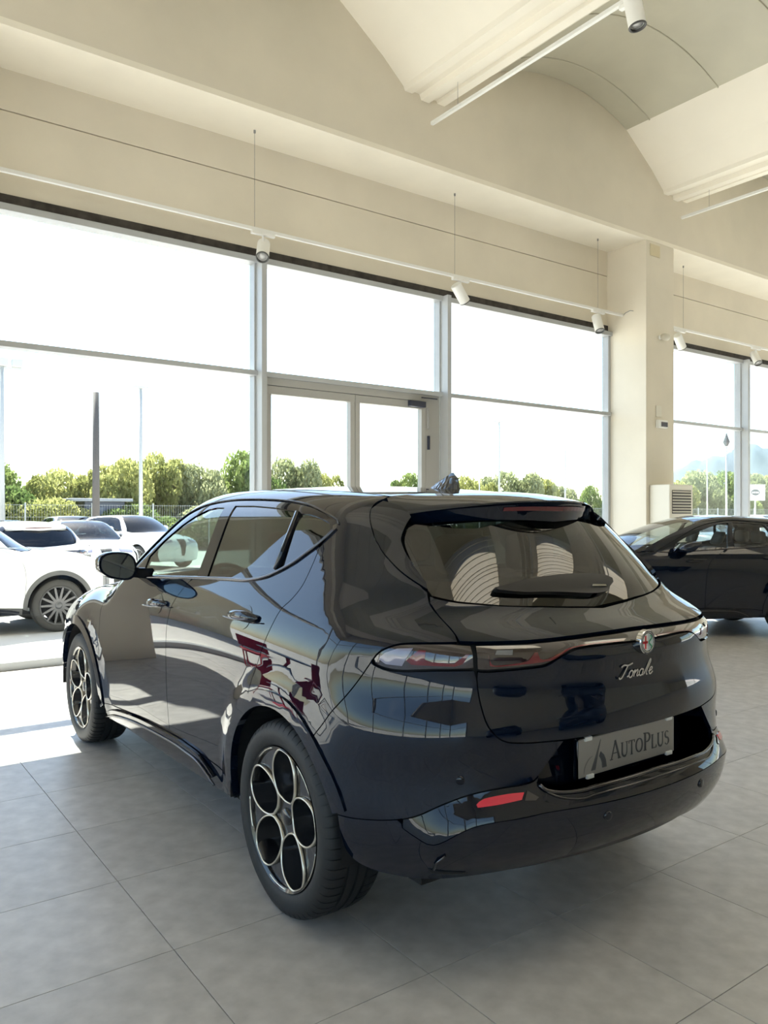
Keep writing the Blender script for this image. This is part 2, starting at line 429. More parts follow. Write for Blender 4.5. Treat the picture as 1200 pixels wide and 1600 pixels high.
# ------------------------------------------------------------------ things on the column
o = MB().box(10.22, 10.46, YB - .008, YB, 5.36, 5.54, .002).build('cover_plate', mat('plate_beige', (.66, .58, .40), .6)); tag(o, 'beige cover plate at the top of the column', 'cover plate')
t = empty('wall_sensor', (10.46, YB, 4.15)); tag(t, 'small white oval sensor on the column front', 'sensor')
MB().lathe([(0, 0), (.035, 0), (.03, -.05), (0, -.06)], 16, 'y').build('mount', m_white, t, True)
MB().lathe([(0, -.09), (.04, -.08), (.055, -.03), (.055, .04), (.03, .08), (0, .085)], 18, 'x', (.05, -.07, 0)).build('sensor_head', mat('sensor_beige', (.6, .57, .48), .5), t, True)
t = empty('wall_thermostat', (10.47, YB, 2.82)); tag(t, 'white box with a small dark screen on the column front', 'thermostat')
MB().box(-.11, .13, -.05, 0, -.06, .06, .006).build('case', m_white, t)
MB().box(-.04, .12, -.053, -.049, -.04, .03).build('screen', mat('screen_dark', (.05, .02, .025), .2), t)
o = MB().box(10.36, 10.50, YB - .006, YB, 2.93, 3.10, .002).build('note_card', mat('plate_pale', (.72, .69, .60), .6)); tag(o, 'pale blank card above the thermostat on the column', 'card')
t = empty('alarm_box', (10.13, 7.56, 1.09)); tag(t, 'small red and white box on the left face of the column', 'alarm box')
MB().box(-.03, .0, -.07, .07, -.055, .055, .004).build('case', m_white, t)
MB().box(-.034, -.029, -.066, -.03, -.05, .05).build('red_panel', mat('sign_red', (.7, .04, .04), .4), t)
MB().box(-.034, -.029, .045, .066, -.05, .05).build('red_panel', mat('sign_red', (.7, .04, .04), .4), t)
MB().box(-.034, -.029, -.03, .045, .03, .05).build('red_panel', mat('sign_red', (.7, .04, .04), .4), t)
# floor standing air conditioner
t = empty('air_conditioner', (10.20, 6.893, 0)); tag(t, 'tall cream floor-standing air conditioner beside the column', 'air conditioner')
m_ac = mat('ac_cream', (.80, .76, .66), .45); m_acd = mat('ac_slot', (.10, .09, .08), .6)
MB().box(0, .59, .006, .353, .02, 1.885, .012).build('body', m_ac, t)
MB().box(.02, .57, .03, .34, 0, .02).build('plinth', m_acd, t)
MB().box(.055, .535, 0, .01, 1.45, 1.80).build('grille_opening', m_acd, t)
for k in range(8):
    z = 1.47 + k * .043
    MB().add([(.06, -.006, z), (.53, -.006, z), (.53, .012, z + .026), (.06, .012, z + .026), (.06, -.006, z + .006), (.53, -.006, z + .006), (.53, .012, z + .032), (.06, .012, z + .032)],
             [(0, 1, 2, 3), (4, 7, 6, 5), (0, 4, 5, 1), (2, 6, 7, 3), (0, 3, 7, 4), (1, 5, 6, 2)]).build('slat', m_ac, t)
MB().box(.30, .36, -.002, .008, 1.26, 1.32, .002).build('control_panel', mat('ac_panel', (.12, .11, .10), .3), t)
MB().box(.32, .345, -.002, .008, 1.22, 1.24).build('button', mat('ac_button', (.55, .52, .45), .4), t)
MB().box(.03, .56, -.002, .008, .10, 1.10, .002).build('lower_panel', m_ac, t)
# ------------------------------------------------------------------ car body surfaces
class Spl:
    """natural cubic spline"""
    def __init__(s,x,y):
        x=np.array(x,float); y=np.array(y,float); n=len(x); h=np.diff(x)
        A=np.eye(n); r=np.zeros((n,)+y.shape[1:])
        for i in range(1,n-1):
            A[i,i-1]=h[i-1];A[i,i]=2*(h[i-1]+h[i]);A[i,i+1]=h[i]
            r[i]=6*((y[i+1]-y[i])/h[i]-(y[i]-y[i-1])/h[i-1])
        s.x,s.y,s.m,s.h=x,y,np.linalg.solve(A,r),h
    def __call__(s,t):
        t=np.clip(t,s.x[0],s.x[-1]); i=np.clip(np.searchsorted(s.x,t)-1,0,len(s.h)-1)
        h=s.h[i]; a=(s.x[i+1]-t)/h; b=(t-s.x[i])/h
        return a*s.y[i]+b*s.y[i+1]+((a**3-a)*s.m[i]+(b**3-b)*s.m[i+1])*h*h/6
class Tens:
    """tensor spline W(y,z) on table[y][z] resampled to a fine bilinear+hermite grid"""
    def __init__(s,ys,zs,tab):
        tab=np.array(tab,float)
        s.yg=np.linspace(ys[0],ys[-1],241); s.zg=np.linspace(zs[0],zs[-1],201)
        a=np.stack([Spl(zs,r)(s.zg) for r in tab],0)
        s.g=np.stack([Spl(ys,a[:,j])(s.yg) for j in range(len(s.zg))],1)
    def __call__(s,y,z):
        def idx(t,g):
            f=np.clip((t-g[0])/(g[1]-g[0]),1,len(g)-2.001); i=f.astype(int); return i,f-i
        i,a=idx(np.asarray(y,float),s.yg); j,b=idx(np.asarray(z,float),s.zg)
        def cw(t): # uniform cubic b-spline weights (C2 smooth)
            return ((1-t)**3/6,(3*t**3-6*t*t+4)/6,(-3*t**3+3*t*t+3*t+1)/6,t**3/6)
        wa=cw(a); wb=cw(b); o=0
        for p in range(4):
            ip=np.clip(i+p-1,0,len(s.yg)-1)
            for q in range(4):
                o=o+wa[p]*wb[q]*s.g[ip,np.clip(j+q-1,0,len(s.zg)-1)]
        return o
def smax(a,b,k,p=2.3):
    u=np.maximum(a+k,0); v=np.maximum(b+k,0)
    return np.where((u>0)|(v>0),0,np.maximum(a,b)+k)+ (u**p+v**p+1e-30)**(1/p)-k
class Body:
    WC=.30; YC=-.25; RC=.60; ZC=1.0
    def __init__(s,D):
        s.W=Tens(D['ys'],D['zs'],D['W']); s.Rc=Spl(*D['rear']); s.Tc=Spl(*D['top']); s.Fc=Spl(*D['front'])
        s.rq=Spl(*D['rear_c']); s.D=D; s.ksr=Spl(*D['k_sr'])
        s.YC=D.get('yc',s.YC); s.ZC=D.get('zc',s.ZC); s.WC=D.get('wc',s.WC)
        s.SC=s.YC-s.RC*math.pi/2-s.WC     # s of the rear centre line
    def F(s,x,y,z):
        w=np.abs(x)
        side=w-s.W(y,z)
        for yw,zw,amp in s.D.get('flare',()):
            q=np.clip((np.hypot(y-yw,z-zw)-.45)/.11,0,1); side=side-amp*(1-q*q*(3-2*q))
        c=s.rq(z)
        rear=(s.Rc(z)+c*w**2+c*w**4)-y
        t=np.clip((y-.9)/.8,0,1); ye=y+s.D['wsc']*w*w*t*t*(3-2*t)
        top=z-(s.Tc(ye)-s.D['crown']*w*w)
        front=y-(s.Fc(z)-.16*w*w-.30*w**4)
        f=smax(side,rear,s.ksr(z))
        f=smax(f,front,.22)
        return smax(f,top,s.D['k_top'])
    def grad(s,P):
        e=1e-3; g=[]
        for i in range(3):
            d=np.zeros(3); d[i]=e
            g.append(s.F(*(P+d).T)-s.F(*(P-d).T))
        g=np.stack(g,-1); return g/np.linalg.norm(g,axis=-1,keepdims=True)
    def ray(s,O,D,t0,t1,n=60,inward=False):
        """first sign change along the ray from t0 to t1"""
        O=np.atleast_2d(O);D=np.atleast_2d(D)
        ts=np.linspace(0,1,n); t0=np.broadcast_to(t0,len(O)).astype(float);t1=np.broadcast_to(t1,len(O)).astype(float)
        T=t0[:,None]+(t1-t0)[:,None]*ts
        P=O[:,None,:]+D[:,None,:]*T[...,None]
        f=s.F(P[...,0],P[...,1],P[...,2])
        ch=(f[:,:-1]>0)!=(f[:,1:]>0)
        hit=ch.any(1); i=ch.argmax(1); r=np.arange(len(O))
        a=T[r,i];b=T[r,np.minimum(i+1,n-1)]; fa=f[r,i]
        for _ in range(40):
            m=(a+b)/2; Q=O+D*m[:,None]; fm=s.F(*Q.T)
            same=(fm>0)==(fa>0)
            a=np.where(same,m,a); b=np.where(same,b,m)
        return O+D*((a+b)/2)[:,None],hit
    def S(s,sv):
        """(s,v) domain -> point on the left half surface (x negative = left)"""
        sv=np.atleast_2d(np.asarray(sv,float)); q=sv[:,0].copy(); v=sv[:,1]
        sg=np.where(q<s.SC,-1.,1.); q=np.where(q<s.SC,2*s.SC-q,q)
        th=np.clip((s.YC-q)/s.RC,0,math.pi/2)
        rear=q<s.YC-s.RC*math.pi/2
        ow=np.where(rear,q-s.SC,s.WC); oy=np.where(q>=s.YC,q,s.YC)
        ph=np.maximum(v-s.ZC,0)/s.RC; oz=np.minimum(v,s.ZC)
        O=np.stack([-sg*ow,oy,oz],-1)
        D=np.stack([-sg*np.cos(th)*np.cos(ph),-np.sin(th)*np.cos(ph),np.sin(ph)],-1)
        P,h=s.ray(O,D,0.0,1.6,n=90)
        return P
    def inv(s,P):
        P=np.atleast_2d(P); x,y,z=P.T; w=np.abs(x)
        dy=np.where(y<s.YC,s.YC-y,0); dw=w-s.WC
        rear=(y<s.YC)&(dw<0)
        th=np.where(y>=s.YC,0,np.where(rear,math.pi/2,np.arctan2(dy,dw)))
        r=np.where(y>=s.YC,dw,np.where(rear,dy,np.hypot(dy,dw)))
        q=np.where(y>=s.YC,y,np.where(rear,s.SC+w,s.YC-s.RC*th))
        v=np.where(z<=s.ZC,z,s.ZC+s.RC*np.arctan2(z-s.ZC,np.maximum(r,1e-6)))
        q=np.where((x>0),2*s.SC-q,q)
        return np.stack([q,v],-1)

def resample(poly, d, closed=True):
    """points every d along a polyline, corners kept"""
    poly=[np.array(p,float) for p in poly]; out=[]
    n=len(poly)
    for i in range(n if closed else n-1):
        a,b=poly[i],poly[(i+1)%n]; k=max(1,int(math.ceil(np.linalg.norm(b-a)/d)))
        out+=[a+(b-a)*t/k for t in range(k)]
    if not closed: out.append(poly[-1])
    return np.array(out)
def smooth_line(pts, d=.02):
    """Catmull-Rom through the points"""
    P=[np.array(p,float) for p in pts]; P=[2*P[0]-P[1]]+P+[2*P[-1]-P[-2]]; out=[]
    for i in range(1,len(P)-2):
        a,b,c,e=P[i-1],P[i],P[i+1],P[i+2]; k=max(1,int(math.ceil(np.linalg.norm(c-b)/d)))
        for t in np.arange(k)/k:
            out.append(.5*((2*b)+(c-a)*t+(2*a-5*b+4*c-e)*t*t+(3*b-a-3*c+e)*t**3))
    out.append(P[-2]); return [tuple(q) for q in out]
def inset_poly(P, d):
    if d==0: return P
    a=np.roll(P,1,0); b=np.roll(P,-1,0)
    area=np.sum(P[:,0]*b[:,1]-b[:,0]*P[:,1]); sg=1 if area>0 else -1
    e1=P-a; e2=b-P
    e1/=np.maximum(np.linalg.norm(e1,axis=1,keepdims=True),1e-9); e2/=np.maximum(np.linalg.norm(e2,axis=1,keepdims=True),1e-9)
    n1=np.stack([-e1[:,1],e1[:,0]],1)*sg; n2=np.stack([-e2[:,1],e2[:,0]],1)*sg
    m=n1+n2; l2=np.maximum(np.sum(m*m,1,keepdims=True),.5)
    return P+m*(2*d/l2)
def inside(P, pts):
    x,y=pts[:,0][:,None],pts[:,1][:,None]; a=P; b=np.roll(P,-1,0)
    c=((a[:,1]>y)!=(b[:,1]>y)); den=np.where(b[:,1]==a[:,1],1e-12,b[:,1]-a[:,1])
    return (np.sum(c&(x<(b[:,0]-a[:,0])*(y-a[:,1])/den+a[:,0]),1)%2)==1
def seg_dist(P, pts, closed=True):
    a=P; b=np.roll(P,-1,0)
    if not closed: a,b=P[:-1],P[1:]
    ab=b-a; t=np.clip(np.einsum('ijk,jk->ij',pts[:,None,:]-a[None],ab)/np.maximum(np.sum(ab*ab,1),1e-12),0,1)
    return np.linalg.norm(pts[:,None,:]-(a[None]+ab[None]*t[...,None]),axis=2).min(1)
def panel(name, poly, m, parent, B, inset=.0022, depth=.014, off=0.0, step=.04, edge=.02, holes=(), dom='S'):
    """a body panel: an outline in the surface domain, filled, laid on the surface and folded in at its edge"""
    loops=[inset_poly(resample(poly,edge),inset)]+[inset_poly(resample(h,edge),-inset) for h in holes]
    lo=loops[0].min(0); hi=loops[0].max(0)
    gx,gy=np.meshgrid(np.arange(lo[0]+step*.5,hi[0],step),np.arange(lo[1]+step*.5,hi[1],step),indexing='ij')
    g=np.stack([gx.ravel(),gy.ravel()],-1)
    if len(g):
        k=inside(loops[0],g)&(seg_dist(loops[0],g)>step*.35)
        for h in loops[1:]: k&=~inside(h,g)&(seg_dist(h,g)>step*.35)
        g=g[k]
    pts=np.concatenate(loops+[g]) if len(g) else np.concatenate(loops)
    edges=[]; n0=0
    for L in loops:
        edges+=[(n0+i,n0+(i+1)%len(L)) for i in range(len(L))]; n0+=len(L)
    vs_,es_,fs_,ov,_,_=delaunay_2d_cdt([Vector(p) for p in pts],edges,[],0,1e-7)
    sv=np.array([v[:] for v in vs_]); F=np.array([f[:] for f in fs_ if len(f)==3])
    c=sv[F].mean(1); k=inside(loops[0],c)
    for h in loops[1:]: k&=~inside(h,c)
    F=F[k]
    def raw(q):
        if dom=='S': P=B.S(q)
        elif dom=='T': P=B.ray(np.stack([q[:,0],q[:,1],np.full(len(q),1.95)],-1),np.tile([0,0,-1.],(len(q),1)),0,1.7,n=140)[0]
        else: P=B.ray(np.stack([q[:,0],np.full(len(q),4.3),q[:,1]],-1),np.tile([0,-1.,0],(len(q),1)),0,2.2,n=140)[0]
        return P
    def at(q):
        P=raw(q); N=B.grad(P); o=off(q) if callable(off) else off
        return P+N*(o[:,None] if callable(off) else o),N
    P,N=at(sv)
    if callable(off):
        e=2e-3; a=at(sv+[e,0])[0]-at(sv-[e,0])[0]; b=at(sv+[0,e])[0]-at(sv-[0,e])[0]
        n2=np.cross(a,b); n2/=np.maximum(np.linalg.norm(n2,axis=1,keepdims=True),1e-12)
        N2=np.where(np.sum(n2*N,1,keepdims=True)<0,-n2,n2); N=N2
    # face winding follows the surface normal
    fn=np.cross(P[F[:,1]]-P[F[:,0]],P[F[:,2]]-P[F[:,0]]); flip=np.sum(fn*N[F[:,0]],1)<0
    F[flip]=F[flip][:,::-1]
    V=list(P); NN=list(N); FF=[tuple(f) for f in F]
    if depth:
        # boundary edges of the filled region
        cnt={}
        for f in FF:
            for i in range(3):
                a,b=f[i],f[(i+1)%3]; cnt[(a,b)]=1
        bd=[(a,b) for (a,b) in cnt if (b,a) not in cnt]
        idx={}
        def vert(i,low):
            if (i,low) not in idx:
                idx[(i,low)]=len(V); V.append(P[i]-N[i]*(depth if low else 0)); NN.append(None)
            return idx[(i,low)]
        for a,b in bd:
            t=P[b]-P[a]; nn=np.cross(t,N[a]); l=np.linalg.norm(nn); nn=nn/l if l>0 else N[a]
            q=[vert(b,0),vert(a,0),vert(a,1),vert(b,1)]; FF.append(tuple(q))
            for j in q: NN[j]=nn if NN[j] is None else NN[j]+nn
        NN=[n/max(np.linalg.norm(n),1e-9) for n in NN]
    return mesh_obj(name,V,FF,m,parent,True,NN)
# ------------------------------------------------------------------ the black SUV
zs=[.15,.30,.45,.60,.75,.90,1.02,1.12,1.25,1.40,1.55,1.75]
door=[.80,.855,.876,.886,.893,.895,.884,.846,.775,.690,.600,.47]
D=dict(ys=[-1.2,-.7,-.4,0,.4,.9,1.5,2.0,2.4,2.7,3.1,3.5,3.8],zs=zs,W=[
 [.78,.83,.85,.86,.86,.85,.83,.79,.72,.63,.53,.38],
 [.79,.85,.875,.885,.885,.875,.855,.815,.745,.66,.56,.41],
 [.80,.86,.89,.905,.905,.895,.872,.83,.76,.672,.575,.43],
 [.81,.868,.897,.910,.912,.905,.885,.842,.772,.683,.590,.45],
 [.81,.865,.888,.900,.905,.903,.888,.848,.778,.692,.600,.47],
 door, door,
 [.80,.857,.878,.888,.895,.895,.880,.840,.770,.685,.59,.46],
 [.81,.868,.892,.902,.905,.898,.875,.830,.755,.665,.57,.44],
 [.81,.872,.90,.91,.91,.895,.862,.81,.73,.64,.55,.42],
 [.79,.85,.88,.888,.88,.855,.805,.745,.66,.57,.48,.37],
 [.77,.83,.86,.87,.86,.83,.79,.73,.65,.56,.46,.35],
 [.72,.78,.81,.82,.81,.78,.74,.68,.6,.5,.4,.3]],
 rear=([.15,.22,.30,.40,.50,.60,.70,.80,.90,.98,1.03,1.075,1.12,1.20,1.3,1.4,1.5,1.62],
       [-.66,-.74,-.82,-.895,-.92,-.908,-.888,-.882,-.868,-.874,-.862,-.79,-.69,-.624,-.549,-.474,-.399,-.30]),
 rear_c=([.15,.45,.62,.78,.86,1.0,1.08,1.14,1.25,1.35,1.45,1.6],[.32,.28,.275,.24,.265,.28,.25,.24,.295,.37,.445,.55]),
 k_sr=([.15,.5,.9,1.1,1.3,1.6],[.16,.18,.22,.24,.24,.24]), wsc=.35,
 top=([-1.2,-.8,-.45,-.2,.1,.5,.9,1.25,1.45,1.6,1.75,1.9,2.1,2.26,2.4,2.52,2.8,3.1,3.35,3.6,3.8],
      [1.33,1.42,1.49,1.526,1.553,1.576,1.585,1.582,1.571,1.547,1.495,1.425,1.305,1.19,1.105,1.07,1.045,1.0,.93,.79,.65]),
 front=([.15,.3,.5,.7,.9,1.1,1.6],[3.48,3.55,3.58,3.575,3.53,3.45,3.2]),
 crown=.10,k_top=.13,flare=((.02,.348,.014),(2.665,.348,.014)))
m_paint = mat('black_paint', (.002, .005, .014), .015, 0, .55, coat=.0)
m_gloss = mat('gloss_black_trim', (.002, .004, .010), .02, 0, .5, coat=.0)
m_satin = mat('satin_black', (.012, .012, .014), .45)
m_inner = mat('body_inner', (.004, .004, .005), .8)
m_chrome = mat('chrome', (.62, .62, .62), .08, 1.0)
m_dchrome = mat('dark_chrome', (.10, .10, .11), .10, 1.0)
m_tyre = mat('tyre_rubber', (.008, .009, .011), .6, bump=(60, .1))
m_rim = mat('rim_dark', (.006, .006, .008), .14, 0, .6, coat=.3)
m_cup = mat('rim_cup', (.018, .019, .022), .10, 0, .9, coat=.5)
m_silver = mat('rim_silver', (.66, .62, .54), .25, .9)
m_disc = mat('brake_disc', (.16, .16, .16), .35, .9)
m_glass_d = glass('privacy_glass', (.05, .065, .06), 1.75)
m_glass_c = glass('car_glass', (.50, .60, .56), 1.75)
m_lamp = mat('lamp_smoked', (.020, .012, .014), .05, 0, .8, coat=1.0)
m_lred = mat('lamp_red', (.12, .008, .014), .12, 0, .6, coat=.8)
m_lclear = mat('lamp_clear', (.22, .22, .30), .12, 0, .6, coat=.8)
m_refl = mat('reflector_red', (.62, .02, .05), .18, 0, .6, coat=.5)
m_seat = mat('seat_dark', (.02, .02, .022), .7)

def wheel(parent, loc, outward, style='rings', R=.348, rr=.258, wd=.235, mats=None):
    """wheel with axis along x, outer face towards -x (turned round for the other side)"""
    mt, mr, ms = mats or (m_tyre, m_rim, m_silver)
    w = MB().lathe([(rr - .004, -.112), (rr - .016, -.105), (rr - .03, -.06), (rr - .045, .10), (rr - .01, .112), (rr - .004, .112), (rr - .006, .105), (rr - .04, .09), (rr - .022, -.055), (rr - .01, -.1)], 60, 'x', close=True).build('wheel', mr, parent, True, angle=40)
    w.location = loc
    if outward > 0: w.rotation_euler = (0, 0, math.pi)
    h = wd / 2
    # tyre: lathe with shoulder slots
    prof = [(rr - .002, -h + .012), (rr + .006, -h + .004), (rr + .02, -h + .001), (rr + .045, -h - .004), (R - .03, -h + .002), (R - .012, -h + .012), (R - .004, -h + .026)]
    tread = [(R, -h + .05), (R, -h + .072), (R - .007, -h + .074), (R - .007, -h + .082), (R, -h + .084), (R + .001, -.006), (R - .007, -.004), (R - .007, .004), (R + .001, .006), (R, h - .084), (R - .007, h - .082), (R - .007, h - .074), (R, h - .072), (R, h - .05)]
    pr = prof + tread + [(r, -x) for r, x in prof[::-1]]
    N = 60; ang = []
    for k in range(N):
        a = 2 * math.pi / N * k; d = 2 * math.pi / N
        ang += [(a, 0), (a + d * .86, 0), (a + d * .88, 1), (a + d * .98, 1)]
    V = []; F = []
    slot = set(range(5, 9)) | set(range(len(pr) - 9, len(pr) - 5))
    for i, (r, x) in enumerate(pr):
        for a, s in ang:
            q = r - (.005 if s and i in slot else 0)
            V.append((x, q * math.cos(a), q * math.sin(a)))
    n = len(ang)
    for i in range(len(pr) - 1):
        for k in range(n): F.append((i * n + k, i * n + (k + 1) % n, (i + 1) * n + (k + 1) % n, (i + 1) * n + k))
    t = MB().add(V, F).build('tyre', mt, w, True, angle=35)
    xo = -h + .010
    if style == 'rings':
        dish = lambda r: xo + .004 + .026 * max(0, 1 - r / .20) ** 1.2
        eggs = []
        for k in range(5):
            a0 = math.radians(90 + 6) + k * 2 * math.pi / 5
            loop = []
            for j in range(40):
                t_ = 2 * math.pi * j / 40; c, s_ = math.cos(t_), math.sin(t_)
                rad = .156 + .093 * c
                wdt = .084 * s_ * (1 + .16 * c)
                ax = rad * math.cos(wdt / max(rad, .08) * .95); ay = rad * math.sin(wdt / max(rad, .08) * .95)
                if c > .55: # outer end follows the rim
                    q = math.hypot(ax, ay); lim = .2435; f = min(1, lim / q); ax *= f; ay *= f
                loop.append((ax * math.cos(a0) - ay * math.sin(a0), ax * math.sin(a0) + ay * math.cos(a0)))
            eggs.append(np.array(loop))
        circ = np.array([(.250 * math.cos(2 * math.pi * k / 120), .250 * math.sin(2 * math.pi * k / 120)) for k in range(120)])
        pts = np.concatenate([circ] + eggs); edges = []; n0 = 0
        for L in [circ] + eggs:
            edges += [(n0 + i, n0 + (i + 1) % len(L)) for i in range(len(L))]; n0 += len(L)
        vv, ee, ff, _, _, _ = delaunay_2d_cdt([Vector(p) for p in pts], edges, [], 0, 1e-7)
        q = np.array([v[:] for v in vv]); Fa = np.array([f[:] for f in ff]); c = q[Fa].mean(1)
        k = inside(circ, c)
        for e in eggs: k &= ~inside(e, c)
        # recess of the wedge between two rings
        V = [(dish(math.hypot(*p)) + .006, p[0], p[1]) for p in q]
        face = mesh_obj('rim_face', V, Fa[k], mr, w)
        for e in eggs:
            ctr = e.mean(0); rows = []
            for sc, dx in ((1.0, -.004), (.985, .010), (.88, .045), (.74, .09)):
                rows.append([(dish(math.hypot(*(ctr + (p - ctr) * sc))) + dx, *(ctr + (p - ctr) * sc)) for p in e])
            n_ = len(e); V = [p for r_ in rows for p in r_]
            F_ = [(i * n_ + j, i * n_ + (j + 1) % n_, (i + 1) * n_ + (j + 1) % n_, (i + 1) * n_ + j) for i in range(3) for j in range(n_)]
            mesh_obj('spoke_cup', V, F_, m_cup, w, True)
            # bright machined ring
            V = []
            for sc, dx in ((1.0, .002), (1.0, -.006), (1.045, -.008), (1.085, -.006), (1.09, .004)):
                for p in e:
                    p2 = ctr + (p - ctr) * sc; rr_ = math.hypot(*p2); p2 = p2 * min(1, .2475 / rr_)
                    V.append((dish(math.hypot(*p2)) + dx, p2[0], p2[1]))
            F_ = [(i * n_ + j, i * n_ + (j + 1) % n_, (i + 1) * n_ + (j + 1) % n_, (i + 1) * n_ + j) for i in range(4) for j in range(n_)]
            mesh_obj('spoke_ring', V, F_, ms, w, True)
        for k_ in range(5):
            a0 = math.radians(96 + 36) + k_ * 2 * math.pi / 5
            MB().tube([(xo + .001, .2475 * math.cos(a0 + t_), .2475 * math.sin(a0 + t_)) for t_ in np.linspace(-.24, .24, 12)], .0035, 6).build('rim_arc', ms, w, True)
            a1 = a0 - math.radians(36)
            MB().lathe([(0, -.002), (.009, 0), (.011, .012)], 10, 'x', (xo + .036, .045 * math.cos(a0), .045 * math.sin(a0))).build('wheel_bolt', m_satin, w, True)
        MB().lathe([(0, xo + .014), (.026, xo + .015), (.031, xo + .020), (.034, xo + .05)], 28, 'x').build('hub_cap', mr, w, True)
        MB().lathe([(.0, xo + .10), (.15, xo + .10), (.15, xo + .125), (0, xo + .125)], 40, 'x').build('brake_disc', m_disc, w, True, angle=30)
    else:
        for k in range(style):
            a = 2 * math.pi * k / style; ca, sa = math.cos(a), math.sin(a)
            mb = MB(); pts = []
            for r_, wd_, x_ in ((.04, .020, xo + .028), (.12, .016, xo + .020), (rr - .02, .012, xo + .006)):
                for s_ in (-1, 1): pts.append((x_, r_ * ca - s_ * wd_ * sa, r_ * sa + s_ * wd_ * ca))
                for s_ in (-1, 1): pts.append((x_ + .03, r_ * ca - s_ * wd_ * .8 * sa, r_ * sa + s_ * wd_ * .8 * ca))
            f = []
            for i in (0, 4): f += [(i, i + 1, i + 5, i + 4), (i + 2, i + 6, i + 7, i + 3), (i, i + 4, i + 6, i + 2), (i + 1, i + 3, i + 7, i + 5)]
            mb.add(pts, f).build('spoke', ms, w)
        MB().lathe([(0, xo + .018), (.03, xo + .018), (.055, xo + .03), (.06, xo + .06)], 24, 'x').build('hub_cap', ms, w, True)
        MB().lathe([(.0, xo + .09), (rr - .05, xo + .09)], 30, 'x').build('brake_disc', m_inner, w, True)
    return w
def arc_pts(yw, zw, r, a0, a1, n=16):
    return [(yw + r * math.cos(math.radians(a)), zw + r * math.sin(math.radians(a))) for a in np.linspace(a0, a1, n)]
YWR, YWF, ZW = .02, 2.665, .348

B = Body(D)
C = B.SC
def mir(poly): return [(2 * C - s, v) for s, v in poly]
def half(poly): return list(poly) + [(2 * C - s, v) for s, v in poly[::-1]]
def topsv(pts):
    P = B.ray(np.array([(-w, y, 1.95) for w, y in pts], float), np.tile([0, 0, -1.], (len(pts), 1)), 0, 1.5, n=140)[0]
    return [tuple(q) for q in B.inv(P)]
SL = smooth_line
dlo_low = [(1.842, 1.122), (1.682, 1.115), (1.298, 1.139), (.992, 1.159), (.654, 1.179), (.472, 1.187), (.369, 1.202), (.272, 1.228), (.154, 1.29), (.081, 1.351), (.033, 1.393), (-.004, 1.439), (-.020, 1.476)]
dlo_top = [(-.021, 1.499), (.003, 1.519), (.094, 1.547), (.196, 1.573), (.31, 1.598), (.517, 1.622), (.723, 1.633), (.963, 1.638), (1.111, 1.634), (1.28, 1.618), (1.434, 1.581), (1.56, 1.513), (1.675, 1.385), (1.785, 1.251), (1.862, 1.150)]
glass_f = [(1.655, 1.136), (1.273, 1.156), (.957, 1.176), (1.08, 1.577), (1.174, 1.579), (1.259, 1.567), (1.375, 1.52), (1.473, 1.462), (1.60, 1.362), (1.69, 1.25)]
glass_r = [(.844, 1.181), (.666, 1.191), (.486, 1.202), (.385, 1.219), (.267, 1.254), (.346, 1.552), (.547, 1.573), (.781, 1.587), (.975, 1.589)]
glass_q = [(.232, 1.263), (.161, 1.299), (.081, 1.355), (.021, 1.438), (.018, 1.474), (.049, 1.501), (.146, 1.527), (.233, 1.541), (.299, 1.542)]
bd_ = [(.992, 1.158), (1.056, 1.084), (1.117, 1.0), (1.160, .882), (1.174, .728), (1.182, .568), (1.180, .46), (1.178, .385)]
rd_ = [(.018, 1.385), (.008, 1.301), (.010, 1.208), (.043, 1.143), (.084, 1.099), (.113, 1.019), (.167, .906), (.198, .847), (.216, .798), (.232, .735)]
fd_ = [(2.215, .335), (2.225, .45), (2.238, .60), (2.244, .70), (2.232, .82), (2.205, .91), (2.14, .99), (2.04, 1.06), (1.94, 1.105), (1.852, 1.132)]
gseam_u = [(-.601, 1.287), (-.492, 1.338), (-.377, 1.396), (-.249, 1.459), (-.186, 1.516), (-.136, 1.57), (-.107, 1.611), (-.090, 1.66), (-.095, 1.70)]
gseam_l = [(-.775, 1.060), (-.767, 1.078), (-.743, 1.107), (-.695, 1.155), (-.650, 1.205), (-.628, 1.262)]
bseam = [(-.240, .690), (-.287, .745), (-.325, .792), (-.394, .866), (-.484, .986)]
lamp_top = [(-.484, .988), (-.51, 1.015), (-.559, 1.039), (-.62, 1.049), (-.773, 1.056)]
lamp_bot = [(-.826, .972), (-.701, .969), (-.588, .961), (-.531, .964), (-.491, .974), (-.484, .984)]
gate_s = [(-.83, .962), (-.834, .945), (-.84, .892), (-.852, .839), (-.866, .803), (-.893, .772), (-.926, .755), (-.989, .748), (-1.064, .746), (-1.123, .744)]
gate_lb = [(-.836, .966), (-.87, .963), (-1.001, .969), (-1.069, .974), (-1.115, .995), (-1.157, 1.012), (-1.203, 1.021), (-1.292, 1.023), (C, 1.020)]
split_ = [(-.376, .487), (-.454, .492), (-.553, .506), (-.643, .530), (-.725, .571), (-.806, .601), (-.892, .617), (-.975, .625), (-1.010, .633), (-1.028, .648)]
ledge_ = [(C, .547), (-1.238, .547), (-1.05, .546), (-.974, .538), (-.847, .524), (-.785, .504), (-.704, .462), (-.655, .472), (-.607, .492)]
rec_ = [(-1.123, .743), (-1.028, .648), (-1.022, .627), (-1.045, .608), (-1.09, .597), (-1.165, .592), (-1.247, .597), (C, .604)]
bottom_ = [(C, .400), (-1.291, .393), (-1.113, .378), (-.996, .36), (-.843, .338), (-.719, .321), (-.644, .316), (-.552, .317), (-.488, .323), (-.42, .345), (-.385, .385)]
roof_w = [(.49, y) for y in np.linspace(-.09, 1.36, 16)]
apil = [(.515, 1.45), (.56, 1.56), (.62, 1.70), (.68, 1.84), (.735, 1.96), (.785, 2.04)]
